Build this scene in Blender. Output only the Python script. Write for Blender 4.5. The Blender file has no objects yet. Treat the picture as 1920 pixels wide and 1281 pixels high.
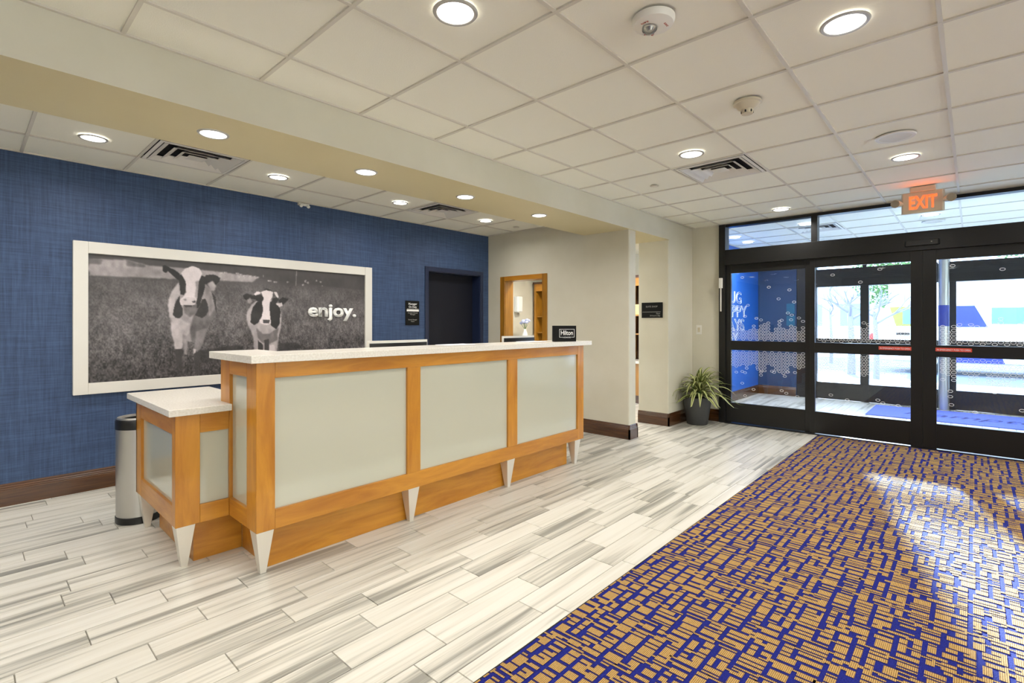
import bpy, bmesh, math, random
import numpy as np
from mathutils import Vector, Matrix
random.seed(7)
PI = math.pi
scn = bpy.context.scene
col = scn.collection
H = 2.74          # lobby ceiling height

# ---------------------------------------------------------------- camera
cd = bpy.data.cameras.new('camera')
cam = bpy.data.objects.new('camera', cd); col.objects.link(cam)
YAW = math.radians(42.45)
F_ = Vector((math.cos(YAW), math.sin(YAW), 0)); 
ax = Vector((math.cos(math.radians(90) - YAW), 0, 0))
# world X points 42.45 degrees to the right of the view axis
fwd = Vector((math.cos(YAW), math.sin(YAW), 0)); up = Vector((0, 0, 1)); right = fwd.cross(up)
cam.matrix_world = Matrix(((right.x, up.x, -fwd.x, 0), (right.y, up.y, -fwd.y, 0), (right.z, up.z, -fwd.z, 1.37), (0, 0, 0, 1)))
cd.sensor_width = 36.0; cd.lens = 945.0 / 1920.0 * 36.0
cd.shift_y = -(640.5 - 607.0) / 1920.0
cd.clip_start = 0.05; cd.clip_end = 300
scn.camera = cam

# ---------------------------------------------------------------- sky, sun, exposure
w = bpy.data.worlds.new('sky'); scn.world = w; w.use_nodes = True
wn = w.node_tree.nodes; bg = wn['Background']
bg.inputs[0].default_value = (0.72, 0.85, 1.0, 1); bg.inputs[1].default_value = 8.5
sd = bpy.data.lights.new('sun', 'SUN'); sd.energy = 70.0; sd.angle = math.radians(1.6); sd.color = (0.80, 0.91, 1.0)
sun = bpy.data.objects.new('sun', sd); col.objects.link(sun)
EL = math.radians(10.0)
sdir = Vector((-0.9637 * math.cos(EL), -0.267 * math.cos(EL), -math.sin(EL)))
sun.rotation_euler = sdir.to_track_quat('-Z', 'Y').to_euler(); sun.location = (18, 6, 8)
scn.view_settings.view_transform = 'Standard'
scn.view_settings.look = 'None'
scn.view_settings.exposure = 0.11
scn.view_settings.gamma = 1.0
scn.view_settings.use_curve_mapping = False
P_LOBBY, P_SOFFIT, P_INNER, P_VEST = 12.6, 7.5, 7.5, 25.0
WARM = (1.0, 0.96, 0.90)

# ---------------------------------------------------------------- materials
def srgb(r, g, b):
    f = lambda c: (c / 255.0) / 12.92 if c <= 10 else (((c / 255.0) + 0.055) / 1.055) ** 2.4
    return (f(r), f(g), f(b), 1)
def mat(name, c, rough=0.5, metal=0.0, spec=0.5, coat=0.0, emis=None, es=0.0, noise=None, bump=None):
    """noise = (scale vector, amount, second colour or None); bump = (scale, strength)"""
    m = bpy.data.materials.new(name); m.use_nodes = True
    nt = m.node_tree; b = nt.nodes['Principled BSDF']
    b.inputs['Base Color'].default_value = c; b.inputs['Roughness'].default_value = rough
    b.inputs['Metallic'].default_value = metal; b.inputs['Specular IOR Level'].default_value = spec
    if coat: b.inputs['Coat Weight'].default_value = coat; b.inputs['Coat Roughness'].default_value = 0.08
    if emis: b.inputs['Emission Color'].default_value = emis; b.inputs['Emission Strength'].default_value = es
    geo = None
    if noise or bump:
        geo = nt.nodes.new('ShaderNodeNewGeometry')
    if noise:
        mp = nt.nodes.new('ShaderNodeMapping'); mp.inputs['Scale'].default_value = noise[0]
        nt.links.new(geo.outputs['Position'], mp.inputs['Vector'])
        n = nt.nodes.new('ShaderNodeTexNoise'); n.inputs['Scale'].default_value = 1.0; n.inputs['Detail'].default_value = 5
        nt.links.new(mp.outputs[0], n.inputs['Vector'])
        r = nt.nodes.new('ShaderNodeValToRGB'); r.color_ramp.elements[0].position = 0.5 - noise[1]; r.color_ramp.elements[1].position = 0.5 + noise[1]
        r.color_ramp.elements[0].color = c; r.color_ramp.elements[1].color = noise[2]
        nt.links.new(n.outputs['Fac'], r.inputs['Fac']); nt.links.new(r.outputs[0], b.inputs['Base Color'])
    if bump:
        mp = nt.nodes.new('ShaderNodeMapping'); mp.inputs['Scale'].default_value = bump[0]
        nt.links.new(geo.outputs['Position'], mp.inputs['Vector'])
        n = nt.nodes.new('ShaderNodeTexNoise'); n.inputs['Scale'].default_value = 1.0; n.inputs['Detail'].default_value = 4
        nt.links.new(mp.outputs[0], n.inputs['Vector'])
        bp = nt.nodes.new('ShaderNodeBump'); bp.inputs['Strength'].default_value = bump[1]; bp.inputs['Distance'].default_value = 0.004
        nt.links.new(n.outputs['Fac'], bp.inputs['Height']); nt.links.new(bp.outputs[0], b.inputs['Normal'])
    return m

M = {}
M['wall'] = mat('beige_plaster', srgb(202, 197, 178), 0.55, noise=((1.6, 1.6, 1.6), 0.22, srgb(214, 210, 194)), bump=((30, 30, 30), 0.15))
M['soffit'] = mat('soffit_lit_plaster', srgb(205, 192, 150), 0.45, noise=((1.3, 1.3, 1.3), 0.25, srgb(212, 200, 160)))  # beige plaster again, with the soffit's yellower light painted into the colour
M['trim_white'] = mat('painted_white', srgb(222, 219, 212), 0.45)
M['tile_ceiling'] = mat('ceiling_tile', srgb(240, 238, 224), 0.9, bump=((160, 160, 160), 0.25))
M['tee'] = mat('ceiling_grid_metal', srgb(212, 207, 194), 0.5)
M['trim_grey'] = mat('lamp_trim_grey', srgb(180, 178, 172), 0.4)
M['grout'] = mat('grout', srgb(128, 124, 115), 0.9)
M['rail_black'] = mat('black_aluminium', srgb(26, 26, 26), 0.33, metal=0.25, spec=0.5)
M['black'] = mat('black_plastic', srgb(20, 20, 20), 0.35)
M['sign_black'] = mat('matte_sign_black', srgb(20, 20, 19), 0.75, spec=0.2)
M['soft_black'] = mat('dark_gap', srgb(24, 22, 20), 0.9)
M['quartz'] = mat('white_quartz', srgb(232, 228, 220), 0.22, noise=((90, 90, 90), 0.2, srgb(214, 208, 196)))
M['alu'] = mat('brushed_aluminium', srgb(228, 223, 212), 0.38, metal=0.55)
M['steel'] = mat('stainless_steel', srgb(196, 194, 190), 0.34, metal=0.9)
M['white'] = mat('white_plastic', srgb(232, 230, 222), 0.4)
M['cream'] = mat('cream_plastic', srgb(206, 196, 172), 0.4)
M['navy'] = mat('navy_door_paint', srgb(17, 20, 33), 0.6, spec=0.3)
M['navy_frame'] = mat('navy_frame_paint', srgb(30, 40, 68), 0.35)
M['pot'] = mat('charcoal_pot', srgb(66, 67, 68), 0.5)
M['soil'] = mat('soil', srgb(35, 26, 20), 0.95)
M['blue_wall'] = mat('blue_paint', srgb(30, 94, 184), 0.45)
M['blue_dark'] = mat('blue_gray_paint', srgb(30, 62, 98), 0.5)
M['text_white'] = mat('white_lettering', srgb(248, 248, 246), 0.4)
M['text_grey'] = mat('grey_lettering', srgb(170, 170, 165), 0.5)
M['red'] = mat('red_label', srgb(205, 70, 50), 0.5)
M['text_red'] = mat('red_lettering', srgb(170, 50, 40), 0.5)
M['teal'] = mat('teal_panel', srgb(20, 95, 125), 0.4)
M['pavement'] = mat('pavement', srgb(190, 190, 190), 0.8, noise=((0.6, 0.6, 0.6), 0.2, srgb(205, 204, 200)))
M['road'] = mat('asphalt', srgb(120, 128, 140), 0.8)
M['glare_bark'] = mat('glare_bark', srgb(140, 138, 150), 0.9)  # bark made paler and bluer, outdoor glare put into its colour
M['leafgreen'] = mat('tree_leaf', srgb(96, 132, 74), 0.7)
M['bus_white'] = mat('bus_white_paint', srgb(235, 238, 240), 0.3)
M['bus_green'] = mat('bus_green_vinyl', srgb(150, 172, 66), 0.4)
M['bus_blue'] = mat('bus_blue_vinyl', srgb(44, 60, 150), 0.4)
M['tyre'] = mat('tyre', srgb(25, 25, 27), 0.8)
M['hydrant'] = mat('hydrant_red', srgb(215, 40, 40), 0.5)
M['mat_blue'] = mat('blue_mat', srgb(98, 116, 218), 0.9, bump=((200, 200, 200), 0.5))
M['mat_dark'] = mat('mat_script', srgb(34, 42, 120), 0.9)
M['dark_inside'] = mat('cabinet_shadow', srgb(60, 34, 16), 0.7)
M['paper'] = mat('paper', srgb(225, 228, 240), 0.6)

def glossy_glass(name, tint, alpha_c=(1, 1, 1, 1), rough=0.0):
    m = bpy.data.materials.new(name); m.use_nodes = True; nt = m.node_tree; nt.nodes.clear()
    o = nt.nodes.new('ShaderNodeOutputMaterial'); mx = nt.nodes.new('ShaderNodeMixShader')
    t = nt.nodes.new('ShaderNodeBsdfTransparent'); g = nt.nodes.new('ShaderNodeBsdfGlossy'); f = nt.nodes.new('ShaderNodeFresnel')
    t.inputs[0].default_value = tint; g.inputs['Roughness'].default_value = rough; f.inputs['IOR'].default_value = 1.45
    nt.links.new(f.outputs[0], mx.inputs[0]); nt.links.new(t.outputs[0], mx.inputs[1]); nt.links.new(g.outputs[0], mx.inputs[2])
    nt.links.new(mx.outputs[0], o.inputs['Surface'])
    return m
M['glass'] = glossy_glass('door_glass', (0.90, 0.94, 0.98, 1))
M['fill_glass'] = glossy_glass('fill_glass_warm', (0.90, 0.845, 0.745, 1))  # warm tint to temper the blue light from the added rear windows
M['lens'] = glossy_glass('clear_lens', (0.92, 0.92, 0.90, 1))

M['glass_panel'] = mat('back_painted_glass', srgb(188, 187, 170), 0.10, spec=0.6, coat=0.5)

def wood(name, c1, c2, vec, rough=0.35, coat=0.25):
    m = mat(name, c1, rough, coat=coat); nt = m.node_tree; b = nt.nodes['Principled BSDF']
    geo = nt.nodes.new('ShaderNodeNewGeometry'); oi = nt.nodes.new('ShaderNodeObjectInfo')
    add = nt.nodes.new('ShaderNodeVectorMath'); add.operation = 'MULTIPLY_ADD'
    cx = nt.nodes.new('ShaderNodeCombineXYZ'); 
    for i in range(3): nt.links.new(oi.outputs['Random'], cx.inputs[i])
    nt.links.new(cx.outputs[0], add.inputs[0]); add.inputs[1].default_value = (7.3, 5.1, 9.7); nt.links.new(geo.outputs['Position'], add.inputs[2])
    mp = nt.nodes.new('ShaderNodeMapping'); mp.inputs['Scale'].default_value = vec; nt.links.new(add.outputs[0], mp.inputs['Vector'])
    n = nt.nodes.new('ShaderNodeTexNoise'); n.inputs['Scale'].default_value = 1; n.inputs['Detail'].default_value = 6; n.inputs['Roughness'].default_value = 0.6; n.inputs['Distortion'].default_value = 0.6
    nt.links.new(mp.outputs[0], n.inputs['Vector'])
    r = nt.nodes.new('ShaderNodeValToRGB'); r.color_ramp.elements[0].position = 0.3; r.color_ramp.elements[1].position = 0.7
    r.color_ramp.elements[0].color = c1; r.color_ramp.elements[1].color = c2
    nt.links.new(n.outputs['Fac'], r.inputs['Fac']); nt.links.new(r.outputs[0], b.inputs['Base Color'])
    return m
W1, W2 = srgb(166, 104, 22), srgb(202, 140, 44)
M['maple_v'] = wood('maple_upright', W1, W2, (14, 14, 2.0))
M['maple_x'] = wood('maple_rail_x', W1, W2, (2.0, 14, 14))
M['maple_y'] = wood('maple_rail_y', W1, W2, (14, 2.0, 14))
M['walnut_x'] = wood('walnut_x', srgb(58, 32, 14), srgb(92, 56, 26), (3, 30, 40), 0.25, 0.5)
M['walnut_y'] = wood('walnut_y', srgb(58, 32, 14), srgb(92, 56, 26), (30, 3, 40), 0.25, 0.5)
M['oak'] = wood('golden_oak', srgb(138, 92, 18), srgb(170, 118, 36), (16, 16, 2))

def wallpaper():
    m = mat('blue_linen_wallpaper', srgb(52, 78, 122), 0.6); nt = m.node_tree; b = nt.nodes['Principled BSDF']
    geo = nt.nodes.new('ShaderNodeNewGeometry'); outs = []
    for sc in ((90, 1, 3.5), (4.5, 1, 110)):
        mp = nt.nodes.new('ShaderNodeMapping'); mp.inputs['Scale'].default_value = sc; nt.links.new(geo.outputs['Position'], mp.inputs['Vector'])
        n = nt.nodes.new('ShaderNodeTexNoise'); n.inputs['Scale'].default_value = 1; n.inputs['Detail'].default_value = 4; n.inputs['Roughness'].default_value = 0.7
        nt.links.new(mp.outputs[0], n.inputs['Vector']); outs.append(n.outputs['Fac'])
    a = nt.nodes.new('ShaderNodeMath'); a.operation = 'ADD'; nt.links.new(outs[0], a.inputs[0]); nt.links.new(outs[1], a.inputs[1])
    a2 = nt.nodes.new('ShaderNodeMath'); a2.operation = 'MULTIPLY'; a2.inputs[1].default_value = 0.5; nt.links.new(a.outputs[0], a2.inputs[0])
    r = nt.nodes.new('ShaderNodeValToRGB'); r.color_ramp.elements[0].position = 0.38; r.color_ramp.elements[1].position = 0.62
    r.color_ramp.elements[0].color = srgb(38, 57, 90); r.color_ramp.elements[1].color = srgb(62, 86, 124)
    nt.links.new(a2.outputs[0], r.inputs['Fac']); nt.links.new(r.outputs[0], b.inputs['Base Color'])
    bp = nt.nodes.new('ShaderNodeBump'); bp.inputs['Strength'].default_value = 0.2; bp.inputs['Distance'].default_value = 0.002
    nt.links.new(a2.outputs[0], bp.inputs['Height']); nt.links.new(bp.outputs[0], b.inputs['Normal'])
    return m
M['wallpaper'] = wallpaper()

def plank_mat():
    m = mat('striped_wood_look_tile', srgb(205, 200, 188), 0.32, spec=0.45); nt = m.node_tree; b = nt.nodes['Principled BSDF']
    geo = nt.nodes.new('ShaderNodeNewGeometry'); at = nt.nodes.new('ShaderNodeAttribute'); at.attribute_name = 'rnd'
    comb = nt.nodes.new('ShaderNodeCombineXYZ')
    for i in range(3): nt.links.new(at.outputs['Fac'], comb.inputs[i])
    ad = nt.nodes.new('ShaderNodeVectorMath'); ad.operation = 'MULTIPLY_ADD'; nt.links.new(comb.outputs[0], ad.inputs[0]); ad.inputs[1].default_value = (53, 31, 0); nt.links.new(geo.outputs['Position'], ad.inputs[2])
    facs = []
    for sc, det in (((0.75, 17, 1), 3), ((1.6, 75, 1), 4)):
        mp = nt.nodes.new('ShaderNodeMapping'); mp.inputs['Scale'].default_value = sc; nt.links.new(ad.outputs[0], mp.inputs['Vector'])
        n = nt.nodes.new('ShaderNodeTexNoise'); n.inputs['Scale'].default_value = 1; n.inputs['Detail'].default_value = det; n.inputs['Distortion'].default_value = 0.25
        nt.links.new(mp.outputs[0], n.inputs['Vector']); facs.append(n.outputs['Fac'])
    m1 = nt.nodes.new('ShaderNodeMath'); m1.operation = 'MULTIPLY_ADD'; nt.links.new(facs[1], m1.inputs[0]); m1.inputs[1].default_value = 0.35; nt.links.new(facs[0], m1.inputs[2])
    m2 = nt.nodes.new('ShaderNodeMath'); m2.operation = 'MULTIPLY_ADD'; nt.links.new(at.outputs['Fac'], m2.inputs[0]); m2.inputs[1].default_value = 0.20; nt.links.new(m1.outputs[0], m2.inputs[2])
    r = nt.nodes.new('ShaderNodeValToRGB'); e = r.color_ramp.elements
    e[0].position = 0.56; e[0].color = srgb(140, 138, 130); e[1].position = 0.92; e[1].color = srgb(216, 213, 204)
    x = e.new(0.66); x.color = srgb(176, 173, 163); x = e.new(0.76); x.color = srgb(206, 202, 191)
    nt.links.new(m2.outputs[0], r.inputs['Fac']); nt.links.new(r.outputs[0], b.inputs['Base Color'])
    return m
M['plank'] = plank_mat()

def carpet_mat(name, c1, c2, ribs=True):
    m = mat(name, c1, 0.95, spec=0.1); nt = m.node_tree; b = nt.nodes['Principled BSDF']
    geo = nt.nodes.new('ShaderNodeNewGeometry')
    n = nt.nodes.new('ShaderNodeTexNoise'); n.inputs['Scale'].default_value = 260; n.inputs['Detail'].default_value = 2; nt.links.new(geo.outputs['Position'], n.inputs['Vector'])
    src = n.outputs['Fac']
    if ribs:
        wv = nt.nodes.new('ShaderNodeTexWave'); wv.wave_type = 'BANDS'; wv.bands_direction = 'Y'; wv.inputs['Scale'].default_value = 48; wv.inputs['Distortion'].default_value = 0.6; wv.inputs['Detail Scale'].default_value = 4
        nt.links.new(geo.outputs['Position'], wv.inputs['Vector'])
        a = nt.nodes.new('ShaderNodeMath'); a.operation = 'MULTIPLY_ADD'; nt.links.new(wv.outputs['Fac'], a.inputs[0]); a.inputs[1].default_value = 0.45
        h = nt.nodes.new('ShaderNodeMath'); h.operation = 'MULTIPLY'; h.inputs[1].default_value = 0.7; nt.links.new(src, h.inputs[0]); nt.links.new(h.outputs[0], a.inputs[2]); src = a.outputs[0]
    r = nt.nodes.new('ShaderNodeValToRGB'); r.color_ramp.elements[0].position = 0.3; r.color_ramp.elements[1].position = 0.7
    r.color_ramp.elements[0].color = c1; r.color_ramp.elements[1].color = c2
    nt.links.new(src, r.inputs['Fac']); nt.links.new(r.outputs[0], b.inputs['Base Color'])
    bp = nt.nodes.new('ShaderNodeBump'); bp.inputs['Strength'].default_value = 0.6; bp.inputs['Distance'].default_value = 0.003
    nt.links.new(src, bp.inputs['Height']); nt.links.new(bp.outputs[0], b.inputs['Normal'])
    return m
M['c_gold'] = carpet_mat('carpet_gold', srgb(112, 84, 46), srgb(184, 150, 94))
M['c_blue'] = carpet_mat('carpet_blue', srgb(24, 26, 92), srgb(38, 45, 132), False)
M['c_navy'] = carpet_mat('carpet_navy', srgb(34, 28, 66), srgb(52, 44, 96), False)
M['lamp'] = mat('lit_diffuser', (1, 1, 1, 1), 0.5, emis=(1.0, 0.97, 0.92, 1), es=4.5)
M['exit_lit'] = mat('exit_letters_lit', (1, 0.2, 0.05, 1), 0.5, emis=(1.0, 0.13, 0.035, 1), es=1.25)

# ---------------------------------------------------------------- helpers
class MB:
    def __init__(s): s.v = []; s.f = []; s.mi = []
    def add(s, vs, fs, mi=0):
        o = len(s.v); s.v += [tuple(p) for p in vs]; s.f += [tuple(i + o for i in f) for f in fs]; s.mi += [mi] * len(fs); return s
    def box(s, x0, x1, y0, y1, z0, z1, mi=0):
        vs = [(x, y, z) for x in (x0, x1) for y in (y0, y1) for z in (z0, z1)]
        return s.add(vs, [(0, 1, 3, 2), (4, 6, 7, 5), (0, 4, 5, 1), (2, 3, 7, 6), (0, 2, 6, 4), (1, 5, 7, 3)], mi)
    def frustum(s, a, b, z0, z1):        # a,b = (x0,x1,y0,y1) at z0 and z1
        vs = []
        for (x0, x1, y0, y1), z in ((a, z0), (b, z1)): vs += [(x0, y0, z), (x1, y0, z), (x1, y1, z), (x0, y1, z)]
        return s.add(vs, [(3, 2, 1, 0), (4, 5, 6, 7), (0, 1, 5, 4), (1, 2, 6, 5), (2, 3, 7, 6), (3, 0, 4, 7)])
    def prism(s, pts, z0, z1):           # ccw polygon extruded in z
        n = len(pts); vs = [(x, y, z0) for x, y in pts] + [(x, y, z1) for x, y in pts]
        return s.add(vs, [tuple(range(n - 1, -1, -1)), tuple(range(n, 2 * n))] + [(i, (i + 1) % n, n + (i + 1) % n, n + i) for i in range(n)])
    def lathe(s, cx, cy, prof, n=32, sx=1.0, sy=1.0, cap=True):
        vs = []; k = len(prof)
        for i in range(n):
            a = 2 * PI * i / n
            for r, z in prof: vs.append((cx + r * math.cos(a) * sx, cy + r * math.sin(a) * sy, z))
        fs = [(i * k + j, ((i + 1) % n) * k + j, ((i + 1) % n) * k + j + 1, i * k + j + 1) for i in range(n) for j in range(k - 1)]
        if cap: fs += [tuple(i * k + k - 1 for i in range(n)), tuple(i * k for i in range(n - 1, -1, -1))]
        return s.add(vs, fs)
    def ring_flat(s, cx, cy, r0, r1, z0, z1, n=32):
        return s.lathe(cx, cy, [(r0, z1), (r0, z0), (r1, z0), (r1, z1)], n, cap=False)
    def tube(s, pts, rads, n=8):
        pts = [Vector(p) for p in pts]; vs = []; fs = []
        for i, p in enumerate(pts):
            d = (pts[min(i + 1, len(pts) - 1)] - pts[max(i - 1, 0)]).normalized()
            a = d.cross(Vector((0, 0, 1))); a = Vector((1, 0, 0)) if a.length < 1e-3 else a.normalized(); b = d.cross(a)
            r = rads[i] if hasattr(rads, '__len__') else rads
            for k in range(n):
                t = 2 * PI * k / n; vs.append(p + a * math.cos(t) * r + b * math.sin(t) * r)
        for i in range(len(pts) - 1):
            for k in range(n): fs.append((i * n + k, i * n + (k + 1) % n, (i + 1) * n + (k + 1) % n, (i + 1) * n + k))
        fs += [tuple(range(n)), tuple((len(pts) - 1) * n + k for k in range(n - 1, -1, -1))]
        return s.add(vs, fs)
    def build(s, name, m, root=None, bevel=0, smooth=False, props=None):
        off = Vector((0, 0, 0))
        r = root
        while r is not None:
            off += r.location; r = r.parent
        me = bpy.data.meshes.new(name)
        me.from_pydata([(x - off.x, y - off.y, z - off.z) for x, y, z in s.v], [], s.f)
        for k in (m if isinstance(m, (list, tuple)) else [m]): me.materials.append(k)
        if any(s.mi): me.polygons.foreach_set('material_index', s.mi)
        bm = bmesh.new(); bm.from_mesh(me); bmesh.ops.recalc_face_normals(bm, faces=bm.faces); bm.to_mesh(me); bm.free()
        if smooth:
            me.polygons.foreach_set('use_smooth', [True] * len(me.polygons))
            try: me.set_sharp_from_angle(angle=math.radians(40))
            except Exception: pass
        o = bpy.data.objects.new(name, me); col.objects.link(o)
        if root is not None: o.parent = root
        if bevel:
            b = o.modifiers.new('edge', 'BEVEL'); b.width = bevel; b.segments = 2; b.limit_method = 'ANGLE'; b.harden_normals = False
        if props:
            for k, v in props.items(): o[k] = v
        return o
def tag(o, label=None, cat=None, group=None, kind=None):
    for k, v in (('label', label), ('category', cat), ('group', group), ('kind', kind)):
        if v: o[k] = v
    return o
def empty(name, loc, label, cat, group=None):
    o = bpy.data.objects.new(name, None); col.objects.link(o); o.location = loc; o.empty_display_size = 0.05
    return tag(o, label, cat, group)
def structure(name, mb, m, root=None, **k):
    o = mb.build(name, m, root, **k)
    if root is None: o['kind'] = 'structure'
    return o
def box(name, m, root, *a, **k): return MB().box(*a).build(name, m, root, **k)
def mbox(*a): return MB().box(*a)
bpy.context.view_layer.update()

def text(name, s, m, root, origin, ex, ey, height=None, width=None, depth=0.001, align='CENTER', bold=0.0, shear=0.0, outline=0.0, props=None):
    """letters as real mesh; origin = left/centre/right end of baseline, ex = reading direction, ey = up"""
    cu = bpy.data.curves.new(name + '_curve', 'FONT'); cu.body = s; cu.size = 1.0; cu.align_x = align
    cu.extrude = 0; cu.offset = bold; cu.shear = shear; cu.resolution_u = 3
    if outline: cu.fill_mode = 'NONE'; cu.bevel_depth = 0.011; cu.bevel_resolution = 0
    tmp = bpy.data.objects.new('tmp', cu); col.objects.link(tmp)
    dg = bpy.context.evaluated_depsgraph_get(); me = bpy.data.meshes.new_from_object(tmp.evaluated_get(dg))
    xs = [v.co.x for v in me.vertices]; wd = max(xs) - min(xs)
    sy = height if height else width / wd
    sx = width / wd if width else sy
    ex = Vector(ex).normalized(); ey = Vector(ey).normalized(); nz = ex.cross(ey)
    bm = bmesh.new(); bm.from_mesh(me)
    if not outline:
        r = bmesh.ops.extrude_face_region(bm, geom=bm.faces[:])
        for v in [g for g in r['geom'] if isinstance(g, bmesh.types.BMVert)]: v.co.z += 1.0
    base = min(v.co.x for v in bm.verts) if align == 'LEFT' else 0
    off = Vector((0, 0, 0)); r_ = root
    while r_ is not None: off += r_.location; r_ = r_.parent
    for v in bm.verts:
        c = v.co.copy(); z = c.z * (depth if not outline else sy)
        v.co = Vector(origin) - off + ex * ((c.x - base) * sx) + ey * (c.y * sy) + nz * z
    bmesh.ops.recalc_face_normals(bm, faces=bm.faces)
    me2 = bpy.data.meshes.new(name); bm.to_mesh(me2); bm.free(); me2.materials.append(m)
    bpy.data.objects.remove(tmp); bpy.data.meshes.remove(me); bpy.data.curves.remove(cu)
    o = bpy.data.objects.new(name, me2); col.objects.link(o)
    if root is not None: o.parent = root
    if props:
        for k, v in props.items(): o[k] = v
    return o

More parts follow.
